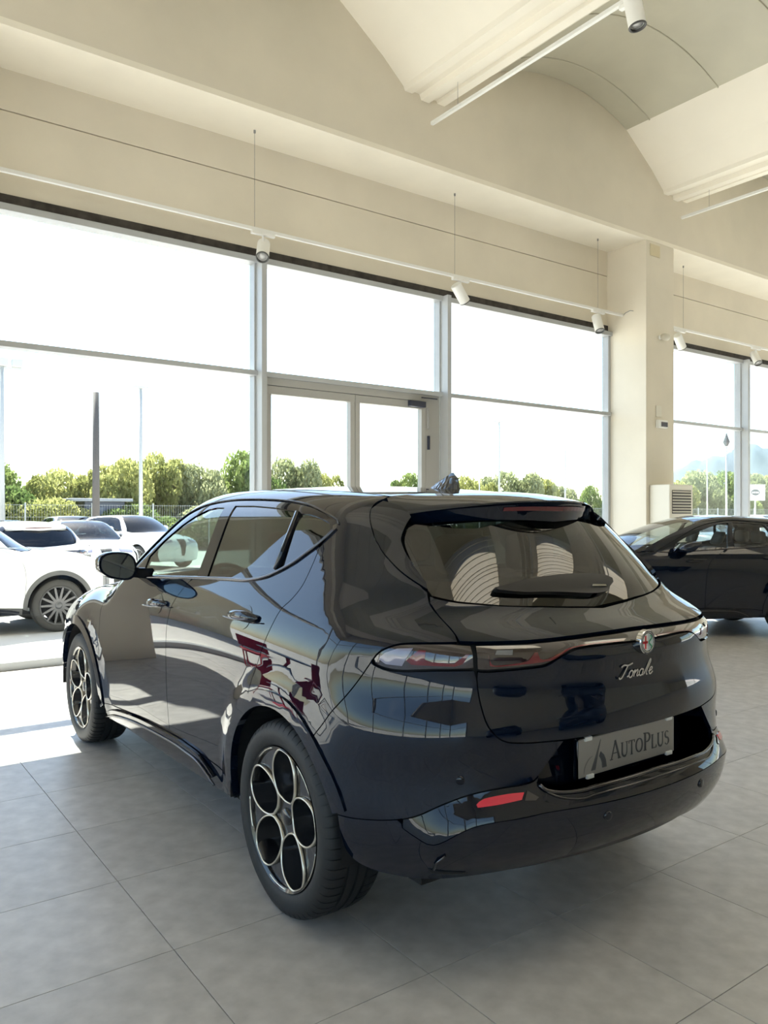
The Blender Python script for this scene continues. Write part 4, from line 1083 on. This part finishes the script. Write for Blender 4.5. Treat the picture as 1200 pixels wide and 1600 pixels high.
# number plate
m_plate = mat('plate_grey', (.30, .28, .26), .35)
m_pltxt = mat('plate_text', (.05, .05, .055), .4)
np_ = MB().box(-.26, .26, -.004, .004, -.062, .062, .003).build('number_plate', m_plate, car, loc=(0, -.806, .652))
MB().box(-.268, .268, .002, .012, -.072, .070, .005).build('plate_holder', m_gloss, np_)
MB().tube([(-.264, -.004, -.062), (-.266, -.004, .060), (-.262, -.004, .066), (.262, -.004, .066)], .003, 6).build('plate_edge', m_dchrome, np_, True)
for x, z in ((-.215, .062), (.225, .062), (-.205, -.062), (.225, -.062)):
    MB().box(x - .017, x + .017, -.010, .0, z - .007, z + .007, .002).build('plate_clip', m_white, np_)
mb, wd = word('AutoPlus', .062, .80); s_ = .33 / wd
o = MB().add([(-.098 + p[0] * s_, -.0045 + p[1], -.030 + p[2]) for p in mb.v], mb.f).build('plate_lettering', m_pltxt, np_)
mb = MB(); swoosh(mb, .085, .0012); MB().add([(-.215 + p[0] * .95, -.0045 + p[1], -.046 + p[2]) for p in mb.v], mb.f).build('plate_emblem', mat('emblem_grey', (.085, .085, .09), .4), np_)
mb = MB(); thin_arc(mb, .085, .001); MB().add([(-.235 + p[0], -.0045 + p[1], -.052 + p[2]) for p in mb.v], mb.f).build('plate_emblem', mat('emblem_pale', (.18, .17, .165), .4), np_)
mb, wd = word('AutoPlus', .010, .8)
MB().add([(-.005 + p[0], -.0105 + p[1] * .3, -.0745 + p[2]) for p in mb.v], mb.f).build('holder_lettering', m_chrome, np_)
MB().box(-.17, -.055, -.0062, -.003, -.072, -.066).build('holder_lettering', m_chrome, np_)
MB().box(-.06, .10, -.03, .01, .083, .10, .004).build('plate_lamp', m_satin, np_)
# emblem
P = B.S(np.array([(C, 1.018)])); 
bd = MB().lathe([(0, -.004), (.030, -.0042), (.0325, -.006), (.038, -.006), (.0405, -.003), (.041, .012), (0, .012)], 40, 'y').build('badge', m_chrome, car, True, angle=30, loc=(0, P[0][1] - .010, 1.018))
MB().lathe([(.0295, -.0052), (.038, -.0066)], 40, 'y').build('badge_ring', mat('badge_navy', (.02, .03, .05), .2, coat=.5), bd, True)
V = [(0, -.0062, 0)] + [(.0285 * math.cos(a), -.0062, .0285 * math.sin(a)) for a in np.linspace(math.pi / 2, 3 * math.pi / 2, 20)]
MB().add(V, [tuple(range(len(V)))]).build('badge_field', mat('badge_white', (.6, .6, .58), .3), bd)
V = [(0, -.0062, 0)] + [(.0285 * math.cos(a), -.0062, .0285 * math.sin(a)) for a in np.linspace(-math.pi / 2, math.pi / 2, 20)]
MB().add(V, [tuple(range(len(V)))]).build('badge_field', mat('badge_pale', (.35, .42, .45), .3), bd)
MB().box(-.0275, -.002, -.0072, -.006, -.004, .004).box(-.017, -.010, -.0072, -.006, -.022, .022).build('badge_cross', mat('badge_red', (.5, .01, .02), .3), bd)
mb = MB(); ribbon(mb, [(.012 + .007 * math.sin(t), .022 - .044 * i / 24) for i, t in enumerate(np.linspace(0, 9, 25))], .0045, .001); MB().add([(p[0], -.0063 + p[1], p[2]) for p in mb.v], mb.f).build('badge_snake', mat('badge_green', (.02, .22, .10), .3), bd)
mb = MB()
for k in range(10):
    if k == 4: continue
    a = math.radians(150 - k * 13.3); r_ = .0338
    ribbon(mb, [(r_ * math.cos(a) - .0022 * math.cos(a), r_ * math.sin(a) - .0022 * math.sin(a)), (r_ * math.cos(a) + .0022 * math.cos(a), r_ * math.sin(a) + .0022 * math.sin(a))], .0016, .0004)
MB().add([(p[0], -.0064 + p[1], p[2]) for p in mb.v], mb.f).build('badge_lettering', m_chrome, bd)
# model script
mb = MB(); K = .0042
SC_ = {'T': [[(.05, .86), (.25, .98), (.62, .93), (.98, 1.04)], [(.60, .95), (.42, .45), (.28, .12), (.12, .06), (.03, .18)]],
 'o': [arcp(1.02, .28, .16, .24, 80, 440, 16)],
 'n': [[(1.18, .30), (1.34, .52), (1.30, .06)], [(1.32, .28), (1.50, .50), (1.60, .44), (1.56, .12), (1.66, .06)]],
 'a': [arcp(1.92, .28, .17, .23, 50, 400, 14), [(2.08, .50), (2.06, .14), (2.16, .06)]],
 'l': [[(2.20, .10), (2.48, .95), (2.58, 1.12), (2.62, .95), (2.44, .45), (2.42, .10), (2.54, .05)]],
 'e': [[(2.60, .24), (2.86, .34), (2.90, .48), (2.78, .52), (2.68, .36), (2.70, .12), (2.84, .04), (3.02, .20)]],
 'j': [[(.72, .12), (.88, .20)], [(1.66, .06), (1.78, .16)]]}
for ch, strokes in SC_.items():
    for st in strokes:
        sm = [np.array(p) for p in smooth_line(st, .06)]
        ribbon(mb, [(p[0] * .060 + p[1] * .016, p[1] * .046) for p in sm], .0048, .003)
P = B.S(np.array([(C, .925)]))
MB().add([(-.138 + p[0], P[0][1] - .001 + p[1] + .14 * (p[0] - .1) ** 2, .905 + p[2]) for p in mb.v], mb.f).build('model_lettering', m_chrome, car)
# shark fin aerial in its film
V = []; F = []; nr = 12
for i in range(15):
    t = i / 14; y = .285 - .215 * t; hgt = .078 * min(1, (t / .8) ** .8) * (1 - max(0, t - .86) * 2.2); wd = .030 * math.sin(math.pi * min(1, .12 + t * .8)) + .006
    for k in range(nr):
        a = math.pi * k / (nr - 1)
        jig = 1 + .10 * math.sin(i * 2.3 + k * 1.9)
        V.append((-wd * math.cos(a) * (1 - .75 * math.sin(a)) * jig, y, 1.528 + (hgt + .018) * math.sin(a) * (1 + .04 * math.sin(k * 3 + i))))
F = [(i * nr + k, i * nr + k + 1, (i + 1) * nr + k + 1, (i + 1) * nr + k) for i in range(14) for k in range(nr - 1)] + [tuple(range(nr))[::-1], tuple(14 * nr + k for k in range(nr))]
MB().add(V, F).build('roof_aerial', mat('aerial_film', (.012, .016, .024), .12, 0, .9, coat=.6), car)
# ------------------------------------------------------------------ other cars
m_wpaint = mat('white_paint', (.78, .79, .80), .12, 0, .6, coat=.8)
m_spaint = mat('silver_paint', (.38, .40, .42), .18, .3, .6, coat=.8)
m_bpaint = mat('bluegrey_paint', (.16, .19, .25), .18, .2, .6, coat=.8)
m_gclad = mat('grey_cladding', (.10, .10, .10), .55)
m_gwheel = mat('wheel_grey', (.12, .12, .125), .35, .5)
m_gtyre = mat('tyre_dusty', (.045, .043, .04), .7)
m_tint = glass('tinted_car_glass', (.16, .20, .20), 1.6)
ZG = -.17
white = empty('white_suv', (.03, 12.2, ZG), math.radians(-90))
build_car(white, m_wpaint, m_gclad, 14, (m_gtyre, m_gclad, m_gwheel), m_tint, m_tint)
white.scale = (1, 1, 1.04)
tag(white, 'white SUV with grey wheel arches just outside the left window', 'car')
_swap = {}
def recolour(o, table):
    for q in [o] + list(o.children_recursive):
        if q.type == 'MESH' and q.data.materials and q.data.materials[0].name in table:
            k = (q.data.name, table[q.data.materials[0].name].name)
            if k not in _swap:
                me = q.data.copy(); me.materials[0] = table[q.data.materials[0].name]; _swap[k] = me
            q.data = _swap[k]
def parked(name, loc, deg, scale, label, table=None):
    o = copy_tree(white); o.name = name
    o.location = loc; o.rotation_euler = (0, 0, math.radians(deg)); o.scale = scale
    tag(o, label, 'car')
    if table: recolour(o, table)
    return o
dark_glass = {'tinted_car_glass': glass('dark_car_glass', (.03, .035, .04), 1.6)}
body_col = {'grey_cladding': m_wpaint}
parked('white_hatchback', (3.12, 14.95, ZG), 1, (.98, .95, .937), 'white hatchback with dark rear window, seen from behind outside the left window', {**dark_glass, **body_col})
parked('white_saloon', (5.45, 22.0, ZG), 180, (.98, 1.0, .92), 'white car facing the window behind the white hatchback, next to the black door mirror', body_col)
parked('white_crossover', (7.4, 25.2, ZG), 200, (1, 1, 1.0), 'white crossover parked at an angle with its windscreen towards the window', {**body_col, **dark_glass})
parked('white_estate', (7.25, 30.0, ZG), 181, (1, 1, .98), 'white car in the back row near the fence', body_col)
parked('bluegrey_saloon', (5.0, 29.4, ZG), 180, (1, 1, .90), 'blue-grey car in the back row behind the white saloon', {'white_paint': m_bpaint, 'grey_cladding': m_bpaint})
parked('silver_estate', (24.2, 17.0, ZG), 178, (1, 1, .96), 'silver car beyond the right window, left of its row', {'white_paint': m_spaint, 'grey_cladding': m_spaint})
parked('bluegrey_hatchback', (27.2, 17.4, ZG), 180, (1, 1, .98), 'blue-grey car in the middle of the row beyond the right window', {'white_paint': m_bpaint})
parked('white_van', (30.3, 17.6, ZG), 183, (1, 1, 1.0), 'white car at the right end of the row beyond the right window')
hatch = parked('black_hatchback', (9.72, 5.25, 0), 57, (.97, .96, .905), 'black hatchback inside the showroom at the right, facing the column',
    {'white_paint': m_paint, 'grey_cladding': m_paint, 'wheel_grey': m_rim, 'tyre_dusty': m_tyre, 'tinted_car_glass': glass('hatch_glass', (.62, .68, .66), 1.6)})
# the hatchback has a longer, flatter windscreen: lean its front glazing back
for q in hatch.children_recursive:
    if q.type != 'MESH' or q.location.length > 1e-6 or q.parent.location.length > 1e-6 and q.parent is not hatch: continue
    co = np.zeros(len(q.data.vertices) * 3); q.data.vertices.foreach_get('co', co); co = co.reshape(-1, 3)
    if co[:, 2].max() < 1.02: continue
    if q.data.users > 1: q.data = q.data.copy()
    ramp = np.clip((co[:, 1] - .4) / 1.0, 0, 1); ramp = ramp * ramp * (3 - 2 * ramp)
    co[:, 1] -= ramp * .85 * np.maximum(co[:, 2] - 1.0, 0)
    q.data.vertices.foreach_set('co', co.ravel()); q.data.update()
m_nav = mat('navy_paint', (.004, .008, .022), .05, 0, .5, coat=.6)  # unseen dark cars, added to darken the reflections in the SUV's rear
for k, (x, y, d, lab) in enumerate(((4.6, -3.2, 200, 'dark navy car added behind the viewer to darken reflections, nearer the right'), (1.2, -4.6, 176, 'dark navy car added behind the viewer to darken reflections, nearer the left'))):
    parked('navy_suv', (x, y, 0), d, (1, 1, .97), lab, {'white_paint': m_nav, 'grey_cladding': m_nav, 'tyre_dusty': m_tyre, 'tinted_car_glass': dark_glass['tinted_car_glass']})
# seating corner left of the view, mirrored in the doors of the black SUV
m_redp = mat('red_plastic', (.42, .02, .03), .35)
def red_chair(x, y, deg, lab):
    t = empty('red_chair', (x, y, 0), math.radians(deg)); tag(t, lab, 'chair')
    MB().box(-.22, .22, -.22, .22, .43, .47, .015).build('seat', m_redp, t)
    V = []; F = []
    for i in range(9):
        a = -.22 + .44 * i / 8; yb = -.21 - .05 * (1 - (a / .22) ** 2)
        V += [(a, yb, .50), (a, yb - .05, .84), (a, yb - .015, .50), (a, yb - .065, .84)]
    for i in range(8):
        p, q = 4 * i, 4 * i + 4; F += [(p, q, q + 1, p + 1), (p + 2, p + 3, q + 3, q + 2), (p + 1, q + 1, q + 3, p + 3), (p, p + 2, q + 2, q)]
    F += [(0, 1, 3, 2), (32, 34, 35, 33)]
    MB().add(V, F).build('backrest', m_redp, t)
    for sx in (-1, 1):
        for sy in (-1, 1): MB().tube([(sx * .18, sy * .18, .44), (sx * .22, sy * .22, 0)], .012, 8).build('leg', m_redp, t)
        MB().tube([(sx * .17, -.20, .44), (sx * .17, -.25, .56)], .010, 8).build('back_support', m_redp, t)
red_chair(-.75, 6.7, 200, 'red plastic chair at the round table left of the view, nearer the wall')
red_chair(-.95, 5.3, 20, 'red plastic chair at the round table left of the view, nearer the hall')
t = empty('round_table', (-.85, 6.0, 0)); tag(t, 'round dark navy table left of the view', 'table')
MB().lathe([(0, .74), (.38, .74), (.40, .73), (.38, .71), (0, .71)], 36).build('table_top', mat('table_navy', (.012, .02, .05), .3), t, True, angle=30)
MB().tube([(0, 0, .02), (0, 0, .71)], .03, 12).build('column', m_redp, t)
MB().lathe([(0, .03), (.05, .03), (.24, .012), (.25, 0), (0, 0)], 28).build('base', m_redp, t, True, angle=40)
# ------------------------------------------------------------------ outside
rnd = random.Random(7)
m_conc = mat('pale_paving', (.52, .50, .47), .8, noise=(.4, .12, 8), bump=(8, .1))
o = MB().box(-300, 500, YW + .3, 900, ZG - .3, ZG).build('ground', m_conc); tag(o, 'pale sunlit car park paving outside', None, None, 'structure')
o = MB().box(-12, 30, YW + .02, YW + .85, ZG, -.02).build('pavement_step', mat('step_pale', (.6, .58, .54), .7)); tag(o, 'pale paved step along the foot of the windows', None, None, 'structure')
o = MB().box(-300, 500, -400, YW + .3, ZG - .4, ZG - .31).build('ground_rear', m_conc); tag(o, 'pale ground around the building', None, None, 'structure')
# fence
YF = 32.5
fe = empty('mesh_fence', (0, YF, ZG)); tag(fe, 'light grey welded mesh fence along the back of the car park', 'fence')
m_wire = mat('galvanised_wire', (.40, .42, .42), .5, .6)
for k in range(30):
    x = -6 + 2.5 * k
    MB().box(x - .03, x + .03, -.03, .03, 0, 2.05, .004).build('fence_post', m_wire, fe)
    mb = MB()
    for j in range(1, 25): mb.box(x + j * .1 - .003, x + j * .1 + .003, -.003, .003, .05, 2.0)
    for j in range(5): mb.box(x + .03, x + 2.47, -.005, .005, .08 + j * .47, .09 + j * .47)
    tag(mb.build('wire_panel', m_wire, fe), None, None, None, 'stuff')
# trees
def leaf_mat(name, c1, c2):
    m = bpy.data.materials.new(name); m.use_nodes = True; nt = m.node_tree; nt.nodes.clear()
    o = nt.nodes.new('ShaderNodeOutputMaterial'); d = nt.nodes.new('ShaderNodeBsdfDiffuse'); t = nt.nodes.new('ShaderNodeBsdfTranslucent'); mx = nt.nodes.new('ShaderNodeMixShader'); mx.inputs[0].default_value = .45
    tc = nt.nodes.new('ShaderNodeTexCoord'); n = nt.nodes.new('ShaderNodeTexNoise'); n.inputs['Scale'].default_value = 1.1; n.inputs['Detail'].default_value = 6
    r = nt.nodes.new('ShaderNodeValToRGB'); r.color_ramp.elements[0].position = .36; r.color_ramp.elements[1].position = .64
    r.color_ramp.elements[0].color = (*c1, 1); r.color_ramp.elements[1].color = (*c2, 1)
    nt.links.new(tc.outputs['Object'], n.inputs['Vector']); nt.links.new(n.outputs['Fac'], r.inputs[0])
    nt.links.new(r.outputs[0], d.inputs[0]); nt.links.new(r.outputs[0], t.inputs[0])
    nt.links.new(d.outputs[0], mx.inputs[1]); nt.links.new(t.outputs[0], mx.inputs[2]); nt.links.new(mx.outputs[0], o.inputs[0])
    return m
leafs = [leaf_mat('leaf_olive', (.20, .22, .07), (.50, .50, .20)), leaf_mat('leaf_green', (.10, .16, .05), (.30, .36, .12)), leaf_mat('leaf_grey', (.18, .21, .10), (.42, .44, .25))]
m_bark = mat('bark', (.12, .09, .06), .9, noise=(6, .3))
def tree_proto(seed, m):
    r = random.Random(seed); V = []; F = []
    blobs = []
    for k in range(22):
        a = r.uniform(0, 6.28); q = r.uniform(0, 1) ** .6
        blobs.append((q * .85 * math.cos(a), q * .85 * math.sin(a), r.uniform(.12, .88) * (1 - .25 * q), r.uniform(.20, .36)))
    blobs.append((0, 0, .55, .5))
    for bx, by, bz, br in blobs:
        for _ in range(int(2600 * br)):
            u = r.uniform(-1, 1); a = r.uniform(0, 6.28); s = math.sqrt(1 - u * u); rad = br * r.uniform(.78, 1.06)
            p = Vector((bx + rad * s * math.cos(a), by + rad * s * math.sin(a), bz + rad * .8 * u))
            if p.z < .06: continue
            d1 = Vector((r.uniform(-1, 1), r.uniform(-1, 1), r.uniform(-1, 1))).normalized() * r.uniform(.022, .045)
            d2 = d1.cross(Vector((r.uniform(-1, 1), r.uniform(-1, 1), r.uniform(-1, 1)))).normalized() * r.uniform(.016, .03)
            n = len(V); V += [p - d1, p + d2, p + d1, p - d2]; F.append((n, n + 1, n + 2, n + 3))
    t = empty('leafy_tree'); mesh_obj('foliage', V, F, m, t)
    mb = MB().tube([(0, 0, 0), (.02, .01, .25), (-.02, .02, .5)], .035, 8, r2=.02)
    for k in range(4):
        a = k * 1.6; mb.tube([(0, .01, .25 + .05 * k), (.35 * math.cos(a), .35 * math.sin(a), .55 + .06 * k)], .016, 6, r2=.006)
    mb.build('trunk', m_bark, t)
    return t
protos = [tree_proto(11 + k, leafs[k]) for k in range(3)]
used = [False] * 3
def tree(x, y, h, w, k, label, group=None):
    if used[k]: t = copy_tree(protos[k])
    else: t = protos[k]; used[k] = True
    t.location = (x, y, ZG); t.scale = (w / 1.9, w / 1.9, h * 1.12); t.rotation_euler = (0, 0, rnd.uniform(0, 6.28))
    tag(t, label, 'tree', group); return t
TREES = [
 (6.2, 37.0, 3.6, 4.4, 1, 'dark green tree behind the fence at the left edge of the picture'),
 (9.0, 37.5, 3.3, 4.2, 0, 'olive green tree behind the fence halfway between the left edge and the dark pole'),
 (11.6, 37.2, 3.7, 4.0, 0, 'yellow-green tree behind the fence between the dark pole and the pale lamp post'),
 (13.4, 38.2, 4.2, 4.4, 0, 'tall olive tree rising behind the pale lamp post'),
 (15.6, 38.0, 3.9, 4.2, 2, 'grey-green tree behind the fence right of the pale lamp post'),
 (18.4, 38.4, 4.7, 4.6, 1, 'tall dark green tree left of the first mullion'),
 (20.6, 38.0, 4.4, 4.0, 2, 'grey-green tree seen in the left door leaf, nearest the first mullion'),
 (23.0, 38.2, 3.8, 3.4, 0, 'olive tree seen in the left door leaf, nearest the middle stile'),
 (29.2, 37.5, 3.9, 3.2, 1, 'small green tree seen in the right door leaf'),
 (34.2, 37.5, 3.6, 3.6, 0, 'yellow-green tree right of the roof aerial'),
 (37.6, 38.0, 4.2, 4.6, 2, 'tallest grey-green tree in the bay left of the column'),
 (40.8, 38.2, 3.9, 4.0, 0, 'olive tree above the spoiler of the black SUV'),
 (43.6, 38.2, 3.4, 3.2, 2, 'small pale tree above the spoiler end of the black SUV'),
 (46.4, 38.0, 3.5, 3.0, 1, 'dark tree seen just left of the column'),
 (55.0, 37.0, 4.0, 5.4, 0, 'yellow-green tree immediately right of the column'),
 (59.2, 37.2, 4.9, 5.4, 2, 'tall grey-green tree above the air conditioner'),
 (63.4, 37.5, 5.0, 5.6, 1, 'dark green tree left of the right-hand mullion'),
 (67.6, 37.5, 4.9, 5.6, 2, 'grey-green tree behind the white sign'),
 (72.0, 37.5, 4.9, 5.6, 0, 'olive tree at the right edge of the picture'),
 (-2.0, 38.0, 4.2, 5.5, 1, 'green tree beyond the fence left of the view'),
 (2.2, 37.5, 4.0, 4.8, 0, 'olive tree beyond the fence just outside the left edge')]
for t in TREES: tree(*t)
# low hedge-like shrubs filling below the crowns
for k, (x, y, h, w, p) in enumerate([(7.4, 34.4, 2.3, 4.0, 0), (11.5, 34.6, 2.2, 4.2, 1), (15.0, 34.6, 2.1, 4.2, 2), (18.4, 34.8, 2.2, 4.4, 1), (22.5, 35.5, 2.6, 5.0, 0), (26.5, 36.5, 2.6, 5.0, 1)]):
    lab = ['low shrub behind the fence near the left edge', 'low shrub behind the fence beside the dark pole', 'low shrub behind the fence beside the pale lamp post', 'low shrub behind the fence above the white crossover', 'low shrub behind the fence next to the first mullion', 'low shrub behind the fence seen through the door'][k]
    t = copy_tree(protos[p]); t.name = 'shrub'; t.location = (x, y, ZG); t.scale = (w / 2, w / 2, h); t.rotation_euler = (0, 0, k * 1.3); tag(t, lab, 'shrub')
# poles
m_dpole = mat('dark_pole', (.09, .08, .075), .7); m_lpole = mat('pale_pole', (.45, .46, .45), .5)
def lamp_post(x, y, h, label, r=.06, head=True):
    t = empty('lamp_post', (x, y, ZG)); tag(t, label, 'lamp post')
    MB().tube([(0, 0, 0), (0, 0, h)], r, 10, r2=r * .6).build('pole', m_lpole, t, True)
    MB().box(-.12, .12, -.12, .12, 0, .06).build('base_plate', m_lpole, t)
    if head:
        MB().box(-.28, .28, -.10, .10, h - .02, h + .06, .02).build('lamp_head', m_lpole, t)
    return t
o = MB().tube([(8.73, 31.0, ZG), (8.73, 31.0, 6.13)], .15, 12, r2=.12).build('wooden_pole', m_dpole, None, True); tag(o, 'dark bare pole standing behind the parked cars at the left', 'pole')
lamp_post(10.54, 31.2, 6.5 - ZG, 'pale lamp post right of the dark pole', .09)
t = lamp_post(5.42, 31.0, 6.9 - ZG, 'thick pale lamp post at the left edge of the picture', .11, False)
for dx in (-.5, 0, .5): MB().box(dx - .18, dx + .18, -.15, .15, 6.95, 7.25, .03).build('floodlight', m_lpole, t)
MB().box(-.7, .7, -.04, .04, 6.85, 6.93).build('cross_arm', m_lpole, t)
lamp_post(30.4, 31.2, 6.5 - ZG, 'thin pale lamp post in the middle of the bay left of the column', .06)
lamp_post(36.12, 31.5, 6.15 - ZG, 'thin pale post nearest the column, without a head', .06, False)
lamp_post(29.21, 31.5, 3.4, 'short thin post right of the roof aerial', .05, False)
lamp_post(45.34, 28.0, 5.6 - ZG, 'thin post left of the tall lamp post beyond the right window', .05, False)
t = lamp_post(47.52, 28.0, 5.75 - ZG, 'tall post with cross arm and birdlike finial beyond the right window', .07, False)
MB().box(-.6, .6, -.04, .04, 5.6, 5.68).build('cross_arm', m_lpole, t)
MB().lathe([(0, 5.95), (.10, 6.0), (.22, 6.25), (.06, 6.7), (0, 6.9)], 10).build('finial', m_dpole, t, True)
# cabin behind the fence
t = empty('site_cabin', (10.0, 35.0, ZG)); tag(t, 'small dark blue cabin with a flat canopy behind the fence', 'cabin')
m_cab = mat('cabin_blue', (.08, .10, .15), .5)
MB().box(-.75, .95, -.5, .6, 0, 2.15, .02).build('cabin_body', m_cab, t)
MB().box(-1.35, 1.25, -.7, .8, 2.15, 2.28, .02).build('canopy', mat('canopy_grey', (.35, .37, .40), .5), t)
MB().box(-.5, .05, -.515, -.495, 1.1, 1.9).build('cabin_window', mat('cabin_pane', (.20, .24, .30), .1), t)
MB().box(.35, .6, -.515, -.495, 1.5, 1.65).build('notice', m_white, t)
# white sign
t = empty('roadside_sign', (47.36, 26.0, ZG)); tag(t, 'white sign board with a dark round emblem beyond the right window', 'sign')
MB().tube([(0, 0, 0), (0, 0, 2.5)], .05, 8).build('sign_post', m_lpole, t)
sb = MB().box(-.60, .60, -.04, .04, 2.45, 3.45, .01).build('sign_board', mat('sign_white', (.85, .85, .85), .5), t, rz=-TH)
ring = [(.27 * math.cos(a), 2.95 + .20 * math.sin(a) * (1 if math.sin(a) > 0 else .9)) for a in np.linspace(0, 2 * math.pi, 28, endpoint=False)]
MB().prism(ring, 'y', -.055, -.041).build('emblem', mat('emblem_dark', (.05, .06, .08), .5), sb)
for k, dx in enumerate((-.17, -.06, .05, .15)): MB().box(dx - .035, dx + .035, -.062, -.054, 2.90, 3.0).build('emblem_lettering', mat('sign_white', (.85, .85, .85), .5), sb)
# mountain, the blue tint of distance haze put into its base colour
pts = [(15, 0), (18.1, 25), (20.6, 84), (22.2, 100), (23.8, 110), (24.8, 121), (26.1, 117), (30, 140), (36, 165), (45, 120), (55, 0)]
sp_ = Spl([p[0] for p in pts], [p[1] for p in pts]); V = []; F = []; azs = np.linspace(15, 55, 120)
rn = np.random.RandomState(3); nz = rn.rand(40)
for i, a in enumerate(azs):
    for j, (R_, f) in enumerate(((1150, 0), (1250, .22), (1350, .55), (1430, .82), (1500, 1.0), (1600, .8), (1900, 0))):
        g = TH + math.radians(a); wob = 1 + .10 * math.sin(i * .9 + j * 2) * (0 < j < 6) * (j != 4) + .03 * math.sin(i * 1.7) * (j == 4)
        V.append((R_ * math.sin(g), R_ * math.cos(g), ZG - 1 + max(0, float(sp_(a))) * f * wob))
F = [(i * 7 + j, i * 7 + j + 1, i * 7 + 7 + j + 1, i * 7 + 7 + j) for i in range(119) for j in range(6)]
o = mesh_obj('mountain', V, F, mat('haze_tinted_rock', (.045, .07, .09), .9, noise=(.01, .2, 6)), None, True); tag(o, 'distant haze-tinted mountain ridge beyond the right window', None, None, 'structure')
# ------------------------------------------------------------------ sign on the wall behind the viewer
mb, wd = word('AutoPlus', .9, .80)
bk = MB().add([(17.6 - p[0] * 1.0, YBK + .006 - p[1], 2.6 + p[2]) for p in mb.v], mb.f).build('wall_lettering', mat('sign_dark', (.05, .05, .055), .4))
tag(bk, 'large dark company lettering on the wall behind the viewer', 'lettering')
# annex of the building outside, left of the view
an = empty('annex_wall', (-4.3, 15.0, ZG)); tag(an, 'beige outdoor wall with pale company lettering left of the view', 'wall')
MB().box(0, 3.5, 0, .4, 0, 4.2).build('masonry', mat('annex_beige', (.58, .51, .37), .8, noise=(2, .08)), an)
MB().box(-.05, 3.55, -.06, .46, 4.2, 4.3).build('coping', mat('step_pale', (.6, .58, .54), .7), an)
mb, wd = word('AutoPlus', .55, .80)
MB().add([(.3 + p[0] * 2.9 / wd, -.003 + p[1], 1.35 + p[2]) for p in mb.v], mb.f).build('lettering', mat('pale_letters', (.80, .77, .68), .5), an)
